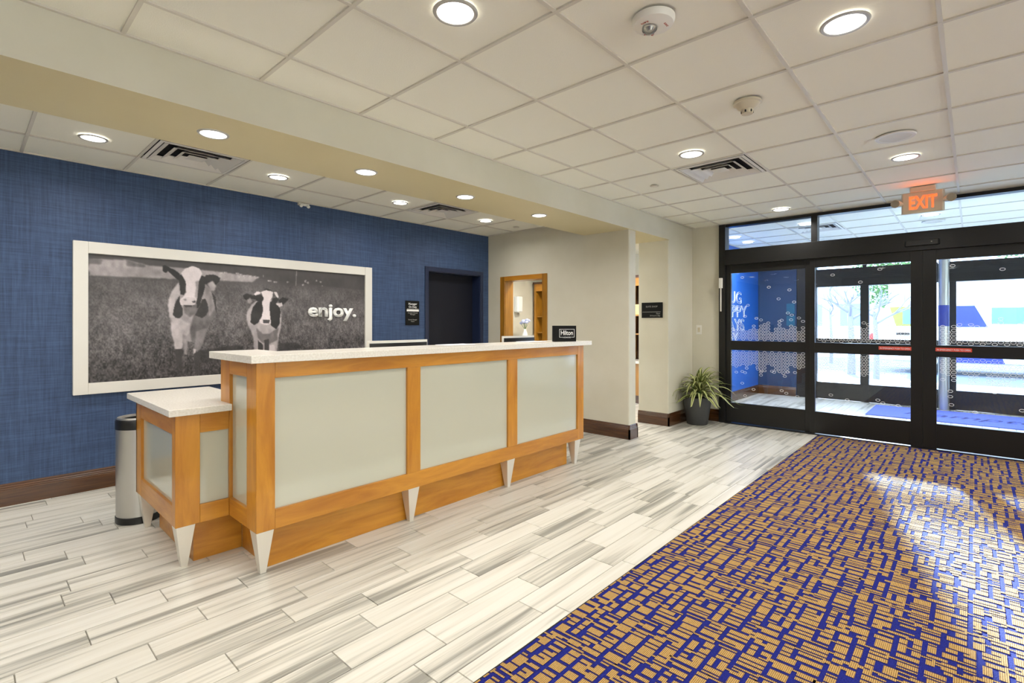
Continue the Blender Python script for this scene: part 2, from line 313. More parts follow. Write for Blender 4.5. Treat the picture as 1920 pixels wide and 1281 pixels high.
def area_light(loc, power, r, root, colr=WARM, spread=160):
    ld = bpy.data.lights.new('lamp_light', 'AREA'); ld.shape = 'DISK'; ld.size = r * 2; ld.energy = power; ld.color = colr; ld.spread = math.radians(spread)
    o = bpy.data.objects.new('lamp_light', ld); col.objects.link(o); o.parent = root; o.location = Vector(loc) - root.location
    return o
COW=[('g',150,[(0.703,1.898),(0.954,1.915),(1.111,1.881),(1.35,1.879),(1.678,1.868),(2.042,1.84),(1.966,1.787),(1.477,1.779),(1.228,1.773),(0.703,1.764)]),
('g',95,[(0.954,1.915),(1.082,1.885),(1.082,1.864),(0.965,1.862)]),
('g',95,[(0.703,1.904),(0.8,1.9),(0.794,1.86),(0.703,1.859)]),
('h',48,[(1.493,1.119),(1.836,1.167),(1.893,1.103),(1.615,1.015),(1.51,1.001)]),
('h',45,[(2.239,1.166),(2.414,1.172),(2.482,1.103),(2.228,1.079)]),
('c',150,[(1.334,1.741),(1.302,1.692),(1.265,1.615),(1.259,1.522),(1.265,1.428),(1.276,1.372),(1.285,1.287),(1.302,1.221),(1.375,1.219),(1.442,1.198),(1.553,1.274),(1.597,1.382),(1.642,1.471),(1.651,1.571),(1.624,1.65),(1.579,1.717),(1.544,1.744),(1.442,1.757)]),
('c',185,[(1.334,1.741),(1.302,1.692),(1.265,1.615),(1.259,1.522),(1.265,1.428),(1.31,1.409),(1.31,1.589),(1.346,1.638)]),
('c',100,[(1.476,1.507),(1.562,1.588),(1.642,1.571),(1.651,1.471),(1.597,1.372),(1.553,1.274),(1.476,1.217),(1.442,1.198),(1.425,1.314),(1.45,1.42)]),
('c',135,[(1.553,1.735),(1.615,1.669),(1.642,1.591),(1.633,1.511),(1.588,1.431),(1.575,1.549),(1.553,1.627)]),
('c',178,[(1.342,1.429),(1.391,1.381),(1.429,1.372),(1.421,1.276),(1.391,1.247),(1.35,1.296),(1.293,1.372),(1.277,1.419)]),
('c',188,[(1.276,1.381),(1.334,1.372),(1.367,1.276),(1.371,1.181),(1.358,1.124),(1.31,1.126),(1.298,1.202),(1.281,1.278)]),
('c',150,[(1.367,1.267),(1.404,1.257),(1.408,1.18),(1.4,1.084),(1.375,1.085),(1.371,1.181)]),
('c',128,[(1.476,1.294),(1.562,1.332),(1.544,1.215),(1.51,1.128),(1.467,1.101),(1.454,1.121),(1.467,1.178)]),
('c',200,[(1.454,1.14),(1.476,1.129),(1.471,1.081),(1.454,1.092)]),
('c',62,[(1.31,1.136),(1.363,1.143),(1.367,1.086),(1.358,0.896),(1.33,0.898),(1.314,1.041)]),
('c',62,[(1.457,1.091),(1.51,1.118),(1.51,0.894),(1.471,0.897)]),
('c',42,[(1.346,1.628),(1.318,1.58),(1.298,1.504),(1.292,1.447),(1.31,1.424),(1.342,1.419),(1.367,1.448),(1.371,1.505),(1.35,1.562)]),
('c',45,[(1.467,1.449),(1.493,1.508),(1.527,1.597),(1.553,1.607),(1.575,1.549),(1.579,1.49),(1.562,1.45),(1.527,1.421)]),
('c',55,[(1.606,1.678),(1.642,1.62),(1.651,1.511),(1.646,1.471),(1.628,1.57)]),
('c',105,[(1.371,1.543),(1.493,1.547),(1.476,1.469),(1.425,1.429),(1.383,1.467)]),
('c',40,[(1.354,1.819),(1.383,1.792),(1.396,1.735),(1.391,1.659),(1.375,1.629),(1.35,1.638),(1.342,1.751),(1.334,1.798)]),
('c',40,[(1.518,1.821),(1.553,1.813),(1.553,1.735),(1.527,1.616),(1.51,1.547),(1.484,1.508),(1.476,1.566),(1.488,1.663),(1.488,1.741)]),
('c',212,[(1.391,1.879),(1.358,1.833),(1.367,1.81),(1.391,1.754),(1.398,1.659),(1.375,1.62),(1.346,1.581),(1.354,1.543),(1.408,1.525),(1.459,1.546),(1.48,1.585),(1.486,1.624),(1.488,1.683),(1.493,1.761),(1.518,1.811),(1.527,1.841),(1.501,1.888),(1.45,1.905)]),
('c',150,[(1.467,1.759),(1.493,1.77),(1.491,1.663),(1.48,1.595),(1.467,1.623),(1.476,1.701)]),
('c',38,[(1.216,1.883),(1.23,1.896),(1.262,1.878),(1.31,1.853),(1.35,1.823),(1.342,1.761),(1.318,1.778),(1.277,1.823),(1.254,1.844),(1.238,1.824),(1.218,1.837)]),
('c',38,[(1.536,1.793),(1.562,1.829),(1.624,1.838),(1.682,1.81),(1.669,1.771),(1.642,1.74),(1.606,1.768),(1.562,1.745),(1.536,1.744)]),
('c',165,[(1.571,1.746),(1.615,1.778),(1.646,1.73),(1.628,1.68),(1.597,1.688)]),
('c',192,[(1.35,1.581),(1.391,1.611),(1.467,1.614),(1.48,1.575),(1.442,1.545),(1.391,1.534),(1.354,1.548)]),
('c',70,[(1.442,1.576),(1.467,1.585),(1.474,1.569),(1.454,1.561)]),
('c',110,[(1.375,1.591),(1.396,1.6),(1.401,1.586),(1.383,1.58)]),
('c',60,[(1.375,1.542),(1.442,1.54),(1.442,1.526),(1.391,1.52)]),
('c',172,[(2.021,1.603),(1.962,1.56),(1.922,1.486),(1.918,1.413),(1.942,1.33),(1.981,1.236),(1.986,1.162),(1.996,1.047),(2.207,1.037),(2.234,1.242),(2.255,1.328),(2.26,1.481),(2.239,1.567),(2.175,1.619)]),
('c',115,[(2.011,1.33),(2.072,1.266),(2.134,1.265),(2.228,1.329),(2.218,1.199),(2.134,1.158),(2.062,1.181),(2.021,1.235)]),
('c',60,[(2.026,1.203),(2.072,1.16),(2.082,1.043),(2.031,1.045)]),
('c',65,[(2.087,1.202),(2.134,1.211),(2.134,1.04),(2.094,1.042)]),
('c',40,[(2.021,1.593),(1.981,1.539),(1.957,1.455),(1.957,1.382),(1.991,1.356),(2.031,1.382),(2.067,1.435),(2.077,1.52),(2.072,1.595)]),
('c',40,[(2.144,1.597),(2.239,1.567),(2.252,1.481),(2.244,1.372),(2.207,1.312),(2.154,1.35),(2.139,1.415),(2.134,1.522)]),
('c',40,[(1.981,1.654),(2.031,1.667),(2.082,1.648),(2.087,1.606),(2.052,1.583),(2.011,1.603)]),
('c',218,[(2.057,1.689),(2.092,1.712),(2.123,1.719),(2.175,1.695),(2.165,1.641),(2.139,1.586),(2.139,1.5),(2.149,1.436),(2.152,1.372),(2.113,1.356),(2.052,1.372),(2.04,1.404),(2.067,1.446),(2.077,1.52),(2.067,1.584),(2.082,1.627)]),
('c',40,[(1.884,1.65),(1.922,1.671),(1.981,1.654),(2.021,1.614),(1.962,1.617),(1.922,1.6),(1.893,1.62)]),
('c',150,[(1.922,1.605),(1.952,1.632),(1.972,1.591),(1.942,1.564)]),
('c',42,[(2.17,1.63),(2.218,1.643),(2.239,1.622),(2.196,1.566),(2.154,1.587)]),
('c',40,[(2.228,1.61),(2.271,1.645),(2.336,1.631),(2.304,1.591),(2.26,1.557)]),
('c',200,[(2.202,1.577),(2.266,1.59),(2.271,1.557),(2.239,1.54)]),
('c',212,[(1.986,1.665),(2.021,1.696),(2.057,1.689),(2.047,1.673),(2.006,1.653)]),
('c',212,[(2.181,1.7),(2.212,1.696),(2.234,1.643),(2.218,1.637),(2.191,1.674)]),
('c',50,[(2.072,1.703),(2.108,1.732),(2.165,1.71),(2.134,1.706),(2.103,1.713)]),
('c',70,[(2.072,1.409),(2.144,1.409),(2.134,1.372),(2.082,1.374)]),
('c',205,[(2.139,1.147),(2.191,1.156),(2.196,1.091),(2.139,1.088)]),
('s',185,[(1.683,1.864),(1.714,1.866),(1.714,1.854),(1.683,1.852)]),
('s',60,[(1.699,1.859),(1.714,1.863),(1.709,1.854)]),
('s',185,[(1.714,1.869),(1.739,1.871),(1.739,1.86),(1.714,1.858)]),
('s',60,[(1.726,1.864),(1.739,1.868),(1.735,1.86)]),
('s',185,[(1.819,1.87),(1.848,1.873),(1.848,1.858),(1.819,1.856)]),
('s',60,[(1.833,1.864),(1.848,1.869),(1.843,1.858)]),
('s',185,[(1.856,1.861),(1.883,1.863),(1.883,1.851),(1.856,1.849)]),
('s',60,[(1.869,1.856),(1.883,1.86),(1.878,1.851)]),
('s',185,[(1.887,1.848),(1.911,1.85),(1.911,1.837),(1.887,1.835)]),
('s',60,[(1.899,1.843),(1.911,1.847),(1.907,1.837)]),
('s',185,[(1.918,1.857),(1.939,1.858),(1.939,1.845),(1.918,1.844)]),
('s',60,[(1.928,1.851),(1.939,1.855),(1.935,1.845)]),
('s',185,[(1.945,1.851),(1.972,1.853),(1.972,1.842),(1.945,1.84)]),
('s',60,[(1.958,1.847),(1.972,1.85),(1.967,1.842)]),
('s',185,[(1.984,1.849),(2.008,1.851),(2.008,1.84),(1.984,1.838)]),
('s',60,[(1.996,1.845),(2.008,1.848),(2.004,1.84)]),
('s',185,[(2.017,1.843),(2.036,1.844),(2.036,1.834),(2.017,1.833)]),
('s',60,[(2.026,1.839),(2.036,1.842),(2.033,1.834)]),
('s',185,[(1.846,1.834),(1.864,1.835),(1.864,1.826),(1.846,1.825)]),
('s',60,[(1.855,1.83),(1.864,1.833),(1.861,1.826)]),
('s',185,[(1.71,1.798),(1.729,1.799),(1.729,1.792),(1.71,1.79)]),
('s',60,[(1.719,1.795),(1.729,1.797),(1.726,1.791)]),
('s',185,[(2.121,1.815),(2.156,1.817),(2.156,1.803),(2.121,1.8)]),
('s',60,[(2.138,1.809),(2.156,1.814),(2.15,1.802)]),
('s',185,[(2.181,1.806),(2.217,1.808),(2.217,1.796),(2.181,1.794)]),
('s',60,[(2.199,1.801),(2.217,1.805),(2.211,1.796)]),
('s',185,[(2.315,1.816),(2.338,1.818),(2.338,1.801),(2.315,1.8)]),
('s',60,[(2.327,1.809),(2.338,1.814),(2.334,1.801)]),
('s',185,[(2.506,1.84),(2.53,1.842),(2.53,1.818),(2.506,1.816)]),
('s',60,[(2.518,1.829),(2.53,1.836),(2.526,1.818)]),
('s',185,[(2.481,1.796),(2.502,1.797),(2.502,1.78),(2.481,1.779)]),
('s',60,[(2.492,1.788),(2.502,1.793),(2.499,1.78)]),
('s',185,[(2.534,1.823),(2.555,1.824),(2.555,1.804),(2.534,1.803)]),
('s',60,[(2.544,1.813),(2.555,1.819),(2.552,1.804)]),
('s',185,[(2.632,1.849),(2.654,1.851),(2.654,1.835),(2.632,1.834)]),
('s',60,[(2.643,1.842),(2.654,1.847),(2.65,1.835)]),
('s',185,[(2.678,1.837),(2.7,1.839),(2.7,1.825),(2.678,1.823)]),
('s',60,[(2.689,1.831),(2.7,1.835),(2.696,1.824)]),
('s',185,[(2.7,1.793),(2.714,1.794),(2.714,1.783),(2.7,1.782)]),
('s',60,[(2.707,1.788),(2.714,1.791),(2.712,1.783)]),
('s',185,[(2.077,1.866),(2.083,1.867),(2.083,1.844),(2.077,1.844)]),
('s',60,[(2.08,1.855),(2.083,1.861),(2.082,1.844)]),
('s',130,[(2.416,1.933),(2.426,1.934),(2.418,1.772),(2.407,1.771)])]
# ================================================================ THE SETTING
XD = 7.16       # entrance wall plane (lobby side)
YB = 5.36       # blue wall plane
XW = 5.33       # side wall behind the desk
X0, Y0 = -4.0, -5.0

# ---- floor: slab with grout colour, planks on top
floor = structure('floor', mbox(X0, 10.75, Y0, 7.2, -0.10, -0.006), M['grout'])
PW, PL, GAP = 0.159, 0.63, 0.003
offs = {0: .597, 1: .14, 2: .415, 3: .005, 4: .11, 5: .405, 6: .54, 7: .14, 8: .375}
def row_off(k):
    if k in offs: return offs[k]
    return [0.0, .21, .42, .09, .30, .51][(k * 5 + k // 3) % 6] + 0.02 * ((k * 7) % 5)
def proj(x, y, z):
    d = Vector((x, y, z - 1.37)); f = d.dot(fwd)
    if f < 0.1: return None
    return 960 + 945 * d.dot(right) / f, 607 - 945 * d.z / f, f
def hidden(x, y):       # behind the reception desk as seen from the camera
    if y <= 2.86: return False
    t = 2.845 / y; xx = x * t; z = 1.37 * (1 - t)
    if 1.07 < xx < 4.16 and z < 1.2: return True
    return 0.81 < x < 1.2 and 3.3 < y < 4.1
def plank_shape(mb_v, mb_f, x0, x1, y0, y1):
    e = 0.0012; z0, z1 = -0.006, 0.0
    o = len(mb_v)
    mb_v += [(x0, y0, z0), (x1, y0, z0), (x1, y1, z0), (x0, y1, z0), (x0 + e, y0 + e, z1), (x1 - e, y0 + e, z1), (x1 - e, y1 - e, z1), (x0 + e, y1 - e, z1)]
    mb_f += [(o + 4, o + 5, o + 6, o + 7), (o, o + 1, o + 5, o + 4), (o + 1, o + 2, o + 6, o + 5), (o + 2, o + 3, o + 7, o + 6), (o + 3, o, o + 4, o + 7)]
def add_rnd(me, vals):
    at = me.attributes.new('rnd', 'FLOAT', 'FACE'); at.data.foreach_set('value', vals)
cands = []; rest = []
zones = [(X0, XD, 1.405, YB), (XD, 10.6, -2.3, 3.13), (XD, 8.2, 3.44, YB), (XW + 0.17, 8.2, YB, 6.6)]
k0 = -40
for zi, (ax0, ax1, ay0, ay1) in enumerate(zones):
    for k in range(-26, 40):
        y0 = 1.499 + PW * k; y1 = y0 + PW
        if y1 <= ay0 + 0.004 or y0 >= ay1 - 0.004: continue
        off = row_off(k); j = int(math.floor((ax0 - off) / PL)) - 1
        while True:
            a = off + j * PL; b = a + PL; j += 1
            if a >= ax1: break
            xa, xb = max(a, ax0), min(b, ax1)
            if xb - xa < 0.02: continue
            ya, yb = max(y0, ay0), min(y1, ay1)
            if yb - ya < 0.01: continue
            r = (xa + GAP / 2, xb - GAP / 2, ya + GAP / 2, yb - GAP / 2)
            cx, cy = (xa + xb) / 2, (ya + yb) / 2; p = proj(cx, cy, 0)
            if zi == 0 and p and -60 < p[0] < 1980 and p[1] < 1330 and not hidden(cx, cy): cands.append((-(xb - xa) * (yb - ya) / p[2] ** 3, r))
            else: rest.append(r)
cands.sort(key=lambda t: t[0])
rest += [r for _, r in cands[298:]]
for _, r in cands[:298]:
    v, f = [], []; plank_shape(v, f, *r); me = bpy.data.meshes.new('floor_plank'); me.from_pydata(v, [], f); me.materials.append(M['plank']); add_rnd(me, [random.random()] * 5)
    o = bpy.data.objects.new('floor_plank', me); col.objects.link(o); o.parent = floor
v, f, rr = [], [], []
for r in rest: plank_shape(v, f, *r); rr += [random.random()] * 5
me = bpy.data.meshes.new('floor_planks'); me.from_pydata(v, [], f); me.materials.append(M['plank']); add_rnd(me, rr)
o = bpy.data.objects.new('floor_planks', me); col.objects.link(o); o.parent = floor; o['kind'] = 'stuff'

# ---- patterned carpet (one floor covering; woven pattern as inlaid faces)
def carpet():
    rng = random.Random(4); C = 0.0094; NX, NY = 112, 160
    own = np.zeros((NX, NY), bool); blocks = []
    # complete tiling of the repeat by blocks that each carry their own gap (1 cell along x, 2 cells along y)
    hs = [2, 3, 3, 4, 4, 5, 5, 6, 7, 8]; ws = [5, 6, 7, 8, 9, 10, 12, 14]
    for i in range(NX):
        for j in range(NY):
            if own[i, j]: continue
            run = 0
            while run < 22 and j + run < NY and not own[i, j + run]: run += 1
            w_ = rng.choice(ws)
            if run - w_ < 5: w_ = run if run <= 14 else run // 2
            hmax = 1
            while i + hmax < NX and hmax < 9 and not own[i + hmax, j:j + w_].any(): hmax += 1
            h = min(rng.choice(hs), hmax)
            if NX - i - h < 2: h = min(hmax, NX - i)
            own[i:i + h, j:j + w_] = True; blocks.append((i, j, h - (2 if h > 2 and rng.random() < 0.5 else 1), w_ - (3 if w_ > 6 and rng.random() < 0.3 else 2)))
    rects = []
    for (i, j, h, w_) in blocks:
        if h < 1 or w_ < 1: continue
        k = rng.random()
        if rng.random() < 0.27: rects.append((i + rng.randrange(h), j + w_, 1 if h < 4 else 2, 3))
        if h >= 6 and w_ >= 7:
            if k < 0.4: rects += [(i, j, 2, w_), (i + 3, j, h - 3, w_)]
            elif k < 0.6: rects += [(i, j, 2, w_), (i + 2, j, h - 2, 1), (i + 3, j + 3, h - 3, w_ - 3)]
            elif k < 0.75: rects += [(i, j, h, w_ - 4), (i, j + w_ - 2, h, 2)]
            else: rects.append((i, j, h, w_))
        elif h >= 4 and w_ >= 6 and k < 0.35: rects += [(i, j, 1, w_), (i + 2, j, h - 2, w_)]
        elif h <= 3 and k < 0.13: rects.append((i + h, j, 1, max(2, w_ // 3))); rects.append((i, j, h, w_))
        elif k > 0.985: continue
        else: rects.append((i, j, h, w_))
    TX, TY = NX * C, NY * C
    x0, x1, y0, y1 = -1.4, 7.08, -3.6, 1.40
    V = []; Fc = []; MI = []
    def quad(a, b, c, d, z, mi):
        a, b = max(a, x0), min(b, x1); c, d = max(c, y0), min(d, y1)
        if b - a < 0.001 or d - c < 0.001: return
        o = len(V); V.extend([(a, c, z), (b, c, z), (b, d, z), (a, d, z)]); Fc.append((o, o + 1, o + 2, o + 3)); MI.append(mi)
    V += [(X0, Y0, 0.001), (XD, Y0, 0.001), (XD, y1, 0.001), (X0, y1, 0.001)]; Fc.append((0, 1, 2, 3)); MI.append(0)
    nx = int((x1 - x0) / TX) + 2; ny = int((y1 - y0) / TY) + 2
    for tx in range(nx):
        for ty in range(ny):
            bx, by = x0 + tx * TX, y0 + ty * TY
            for qi, (i, j, h, w_) in enumerate(rects):
                a, b, c, d = bx + i * C, bx + (i + h) * C, by + j * C, by + (j + w_) * C
                quad(a, b, c, d, 0.0030 + (qi % 23) * 1.5e-5, 1)
                quad(b, b + C, c, d, 0.0022, 2)
    me = bpy.data.meshes.new('carpet'); me.from_pydata(V, [], Fc)
    for m_ in ('c_blue', 'c_gold', 'c_navy'): me.materials.append(M[m_])
    me.polygons.foreach_set('material_index', MI)
    o = bpy.data.objects.new('carpet', me); col.objects.link(o)
    tag(o, 'gold and blue patterned carpet of small rectangles in front of the entrance doors', 'carpet')
    return o
cpt = carpet()
box('edge_strip', M['soft_black'], cpt, -4.0, 7.08, 1.399, 1.405, -0.002, 0.002)

# ---- walls
def wall_with_opening(name, axis, lo, hi, a, b, o0, o1, oz, top, m, **k):
    """plan segment a..b along the wall, door opening o0..o1 up to oz; one continuous outline"""
    pts = [(a, 0), (o0, 0), (o0, oz), (o1, oz), (o1, 0), (b, 0), (b, top), (a, top)]
    mk = (lambda t, u, z: (u, t, z)) if axis == 'x' else (lambda t, u, z: (t, u, z))
    n = len(pts); vs = [mk(lo, u, z) for u, z in pts] + [mk(hi, u, z) for u, z in pts]
    caps = [(0, 1, 2, 7), (2, 3, 6, 7), (3, 4, 5, 6)]
    fs = caps + [tuple(n + i for i in c[::-1]) for c in caps] + [(i, (i + 1) % n, n + (i + 1) % n, n + i) for i in range(n)]
    return structure(name, MB().add(vs, fs), m, **k)
wall_with_opening('wall_back', 'x', YB, YB + 0.2, X0, XW + 0.17, 4.205, 5.158, 2.075, 2.80, M['wallpaper'])
wall_with_opening('wall_side', 'y', XW, XW + 0.165, 3.0, YB, 4.30, 5.02, 2.0, 2.80, M['wall'], bevel=0.012)
structure('wall_corner', mbox(6.37, XD, 3.0, 3.44, 0, 2.80), M['wall'], bevel=0.012)
hd = structure('wall_header', mbox(X0, 6.37, 2.98, 3.64, 2.487, 2.80), M['wall'])
hd.data.materials.append(M['soffit'])  # underside gets the plaster copy with yellow light painted in
for p in hd.data.polygons:
    if p.normal.z < -0.5: p.material_index = 1
structure('wall_entrance', mbox(XD, XD + 0.16, 2.60, 3.44, 0, 2.80).box(XD, XD + 0.16, Y0, -1.80, 0, 2.80), M['wall'])
structure('wall_left', mbox(X0 - 0.1, X0, Y0, YB + 0.2, 0, 2.80), M['wall'])
# unseen rear wall; windows added above the sill to brighten ceiling and walls
rw = structure('wall_rear', mbox(X0, XD, Y0 - 0.1, Y0, 0, 0.75).box(X0, XD, Y0 - 0.1, Y0, 2.45, 2.80).box(X0, -3.4, Y0 - 0.1, Y0, 0.75, 2.45).box(5.6, XD, Y0 - 0.1, Y0, 0.75, 2.45), M['wall'])
wr = empty('fill_window_1', (1.1, Y0, 0.75), None, None); wr['kind'] = 'structure'  # added opening that lets fill light in from behind the viewer
for k in range(7): box('mullion', M['rail_black'], wr, -3.4 + 1.5 * k - 0.03 + 0.0, -3.4 + 1.5 * k + 0.03, Y0 - 0.09, Y0 - 0.01, 0.75, 2.45)
for k in range(6): box('glass_pane', M['fill_glass'], wr, -3.37 + 1.5 * k, -1.93 + 1.5 * k, Y0 - 0.05, Y0 - 0.044, 0.75, 2.45)

# ---- ceilings: slab, metal grid bars, tiles as separate pieces
def ceiling(name, x0, x1, y0, y1, z, gx, gy, skip=(), individual=True, slab_extra=0.0):
    root = structure(name, mbox(x0, x1, y0, y1, z + 0.05, z + 0.12), M['soft_black'])
    xs = [x0] + [g for g in gx if x0 + 0.02 < g < x1 - 0.02] + [x1]; ys = [y0] + [g for g in gy if y0 + 0.02 < g < y1 - 0.02] + [y1]
    T = 0.0095
    for g in xs[1:-1]: mbox(g - T, g + T, y0, y1, z, z + 0.012).build('grid_bar', M['tee'], root)
    for g in ys[1:-1]: mbox(x0, x1, g - T, g + T, z + 0.0006, z + 0.0126).build('grid_bar', M['tee'], root)
    edge = mbox(x0, x0 + 0.018, y0, y1, z - 0.001, z + 0.012).box(x1 - 0.018, x1, y0, y1, z - 0.001, z + 0.012).box(x0, x1, y0, y0 + 0.018, z - 0.001, z + 0.012).box(x0, x1, y1 - 0.018, y1, z - 0.001, z + 0.012)
    edge.build('wall_angle', M['tee'], root)
    far = MB(); nf = 0; cache = {}
    for i in range(len(xs) - 1):
        for j in range(len(ys) - 1):
            a, b, c, d = xs[i], xs[i + 1], ys[j], ys[j + 1]; cx, cy = (a + b) / 2, (c + d) / 2
            if any(abs(cx - sx) < 0.2 and abs(cy - sy) < 0.2 for sx, sy in skip): continue
            p = proj(cx, cy, z)
            vis = individual and p and -250 < p[0] < 2170 and -250 < p[1] < 650
            if vis:
                key = (round(b - a, 3), round(d - c, 3))
                if key not in cache:
                    hx, hy = (b - a) / 2 - 0.001, (d - c) / 2 - 0.001
                    mb = MB().box(-hx, hx, -hy, hy, 0, 0.02); o = mb.build('ceiling_tile', M['tile_ceiling'], None); o.parent = root; cache[key] = o.data
                else:
                    o = bpy.data.objects.new('ceiling_tile', cache[key]); col.objects.link(o); o.parent = root
                o.location = (cx, cy, z + 0.009)
            else: far.box(a + 0.001, b - 0.001, c + 0.001, d - 0.001, z + 0.009, z + 0.029); nf += 1
    if nf: far.build('ceiling_tiles', M['tile_ceiling'], root, props={'kind': 'stuff'})
    return root
GX = [0.517 + 0.625 * k for k in range(-8, 18)]; GY = [0.11 + 0.623 * k for k in range(-9, 6)]
ceiling('ceiling', X0, XD, Y0, 2.98, H, GX, GY, skip=[(4.58, 1.667)])
GX2 = [0.31 + 0.63 * k for k in range(-7, 9)]
ceiling('ceiling.001', X0, XW, 3.64, YB, 2.675, GX2, [4.24, 4.84], skip=[(1.255, 4.54), (3.775, 4.54)])
ceiling('ceiling.002', XD + 0.16, 10.65, -2.3, 3.13, H, GX, GY, skip=[(8.33, 1.667)])
structure('ceiling.003', mbox(XW + 0.165, 8.4, 3.64, 6.9, 2.62, 2.72).box(6.37, 8.4, 3.44, 3.64, 2.62, 2.72), M['tile_ceiling'])

# ---- skirting boards with grooved tops
def skirting(name, p0, p1, nrm, m):
    # profile (offset from wall, height)
    pr = [(0, 0), (0.018, 0), (0.018, 0.118), (0.015, 0.122), (0.017, 0.128), (0.013, 0.134), (0.015, 0.141), (0.009, 0.150), (0.010, 0.158), (0.003, 0.168), (0, 0.168)]
    vs = []; n = len(pr); mb = MB()
    for (x, y) in (p0, p1): vs += [(x + nrm[0] * d, y + nrm[1] * d, z) for d, z in pr]
    mb.add(vs, [(i, (i + 1) % n, n + (i + 1) % n, n + i) for i in range(n)] + [tuple(range(n)), tuple(range(2 * n - 1, n - 1, -1))])
    return structure(name, mb, m)
skirting('baseboard_back', (X0, YB), (4.15, YB), (0, -1), M['walnut_x'])
skirting('baseboard_side', (XW, 2.982), (XW, 4.225), (-1, 0), M['walnut_y'])
skirting('baseboard_pillar_end', (XW - 0.018, 3.0), (XW + 0.183, 3.0), (0, -1), M['walnut_x'])
skirting('baseboard_pillar_inner', (XW + 0.165, 2.982), (XW + 0.165, 4.225), (1, 0), M['walnut_y'])
skirting('baseboard_corner_side', (6.37, 2.982), (6.37, 3.44), (-1, 0), M['walnut_y'])
skirting('baseboard_corner', (6.352, 3.0), (XD, 3.0), (0, -1), M['walnut_x'])
skirting('baseboard_entrance', (XD, 2.62), (XD, 3.0), (-1, 0), M['walnut_y'])

# ---- door in the blue wall: frame, recessed navy slab
d1 = empty('door_1', (4.68, YB, 0), None, None); d1['kind'] = 'structure'
for a in ((4.147, 4.205, YB - 0.015, YB + 0.002, 0, 2.132), (5.158, 5.214, YB - 0.015, YB + 0.002, 0, 2.132), (4.205, 5.158, YB - 0.015, YB + 0.002, 2.075, 2.132)):
    box('frame_strip', M['navy_frame'], d1, *a, bevel=0.003)
MB().box(4.205, 4.215, YB, YB + 0.19, 0, 2.075).box(5.148, 5.158, YB, YB + 0.19, 0, 2.075).box(4.205, 5.158, YB, YB + 0.19, 2.065, 2.075).build('door_jamb', M['navy_frame'], d1)
slab = box('door_slab', M['navy'], d1, 4.215, 5.148, YB + 0.15, YB + 0.19, 0.01, 2.065, bevel=0.003)
MB().tube([(5.08, YB + 0.15, 1.0), (5.08, YB + 0.11, 1.0), (4.97, YB + 0.105, 1.0)], 0.011).build('door_handle', M['steel'], slab, smooth=True)

# ---- cased opening in the side wall (golden oak)
d2 = empty('door_2', (XW, 4.66, 0), None, None); d2['kind'] = 'structure'
for a, m_ in (((XW - 0.018, XW, 4.228, 4.31, 0, 2.05), 'oak'), ((XW - 0.018, XW, 5.01, 5.095, 0, 2.05), 'oak'), ((XW - 0.018, XW, 4.31, 5.01, 1.985, 2.05), 'maple_y')):
    box('casing_board', M[m_], d2, *a, bevel=0.004)
for a in ((XW, XW + 0.165, 4.30, 4.315, 0, 2.0), (XW, XW + 0.165, 5.005, 5.02, 0, 2.0), (XW, XW + 0.165, 4.315, 5.005, 1.985, 2.0)):
    box('jamb_lining', M['oak'], d2, *a)

# ---- room behind (shop / back office seen through the openings)
structure('wall_pantry_far', mbox(XW + 0.165, 8.3, 6.6, 6.7, 0, 2.7), M['wall'])
structure('wall_pantry_end', mbox(8.2, 8.3, 3.29, 6.6, 0, 2.7), M['wall'])
structure('wall_pantry_near', mbox(XD, 8.2, 3.28, 3.44, 0, 2.8), M['wall'])

# ---- vestibule
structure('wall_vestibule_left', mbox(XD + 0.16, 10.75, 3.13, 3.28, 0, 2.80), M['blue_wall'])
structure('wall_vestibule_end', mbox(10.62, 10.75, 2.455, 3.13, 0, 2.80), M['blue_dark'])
structure('wall_vestibule_right', mbox(XD + 0.16, 10.75, -2.45, -2.30, 0, 2.80), M['wall'])
skirting('baseboard_vestibule', (XD + 0.16, 3.13), (10.62, 3.13), (0, -1), M['walnut_x'])
skirting('baseboard_vestibule_end', (10.62, 2.46), (10.62, 3.13), (-1, 0), M['walnut_y'])
structure('roof_slab', mbox(-4.2, 11.0, -5.2, 7.0, 2.86, 3.0), M['trim_white'])['kind'] = 'structure'
# ================================================================ ENTRANCE DOORS
def ring_decals(yl, yr, z_lo, z_hi, x, dense, seed, holes):
    """small white oval outlines on glass; dense = 'bottom' or 'top' band"""
    rng = random.Random(seed); mb = MB(); px, pz = 0.045, 0.0405
    def ring(cy, cz, s=1.0):
        n = 10; vs = []; a, b, t = 0.0225 * s, 0.0155 * s, 0.0038
        for i in range(n):
            th = 2 * PI * i / n; c, s_ = math.cos(th), math.sin(th)
            vs += [(x, cy + a * c, cz + b * s_), (x, cy + (a - t) * c, cz + (b - t) * s_)]
        mb.add(vs, [(2 * i, 2 * ((i + 1) % n), 2 * ((i + 1) % n) + 1, 2 * i + 1) for i in range(n)])
    nx = int((yl - yr) / px)
    for i in range(nx):
        y = yr + 0.026 + i * px
        depth = (3 if dense == 'bottom' else 4) + int(1.6 * abs(math.sin(i * 0.9 + seed)) + rng.random() * 1.6)
        for k in range(9):
            z = (z_lo + 0.02 + k * pz) if dense == 'bottom' else (z_hi - 0.02 - k * pz)
            if i % 2: z += (pz / 2 if dense == 'bottom' else -pz / 2)
            if not (z_lo + 0.015 < z < z_hi - 0.015): continue
            if k < depth or (k < depth + 2 and rng.random() < 0.3): ring(y, z)
    for (fy, fz) in holes: ring(yl + (yr - yl) * fy, z_lo + (z_hi - z_lo) * fz)
    return mb
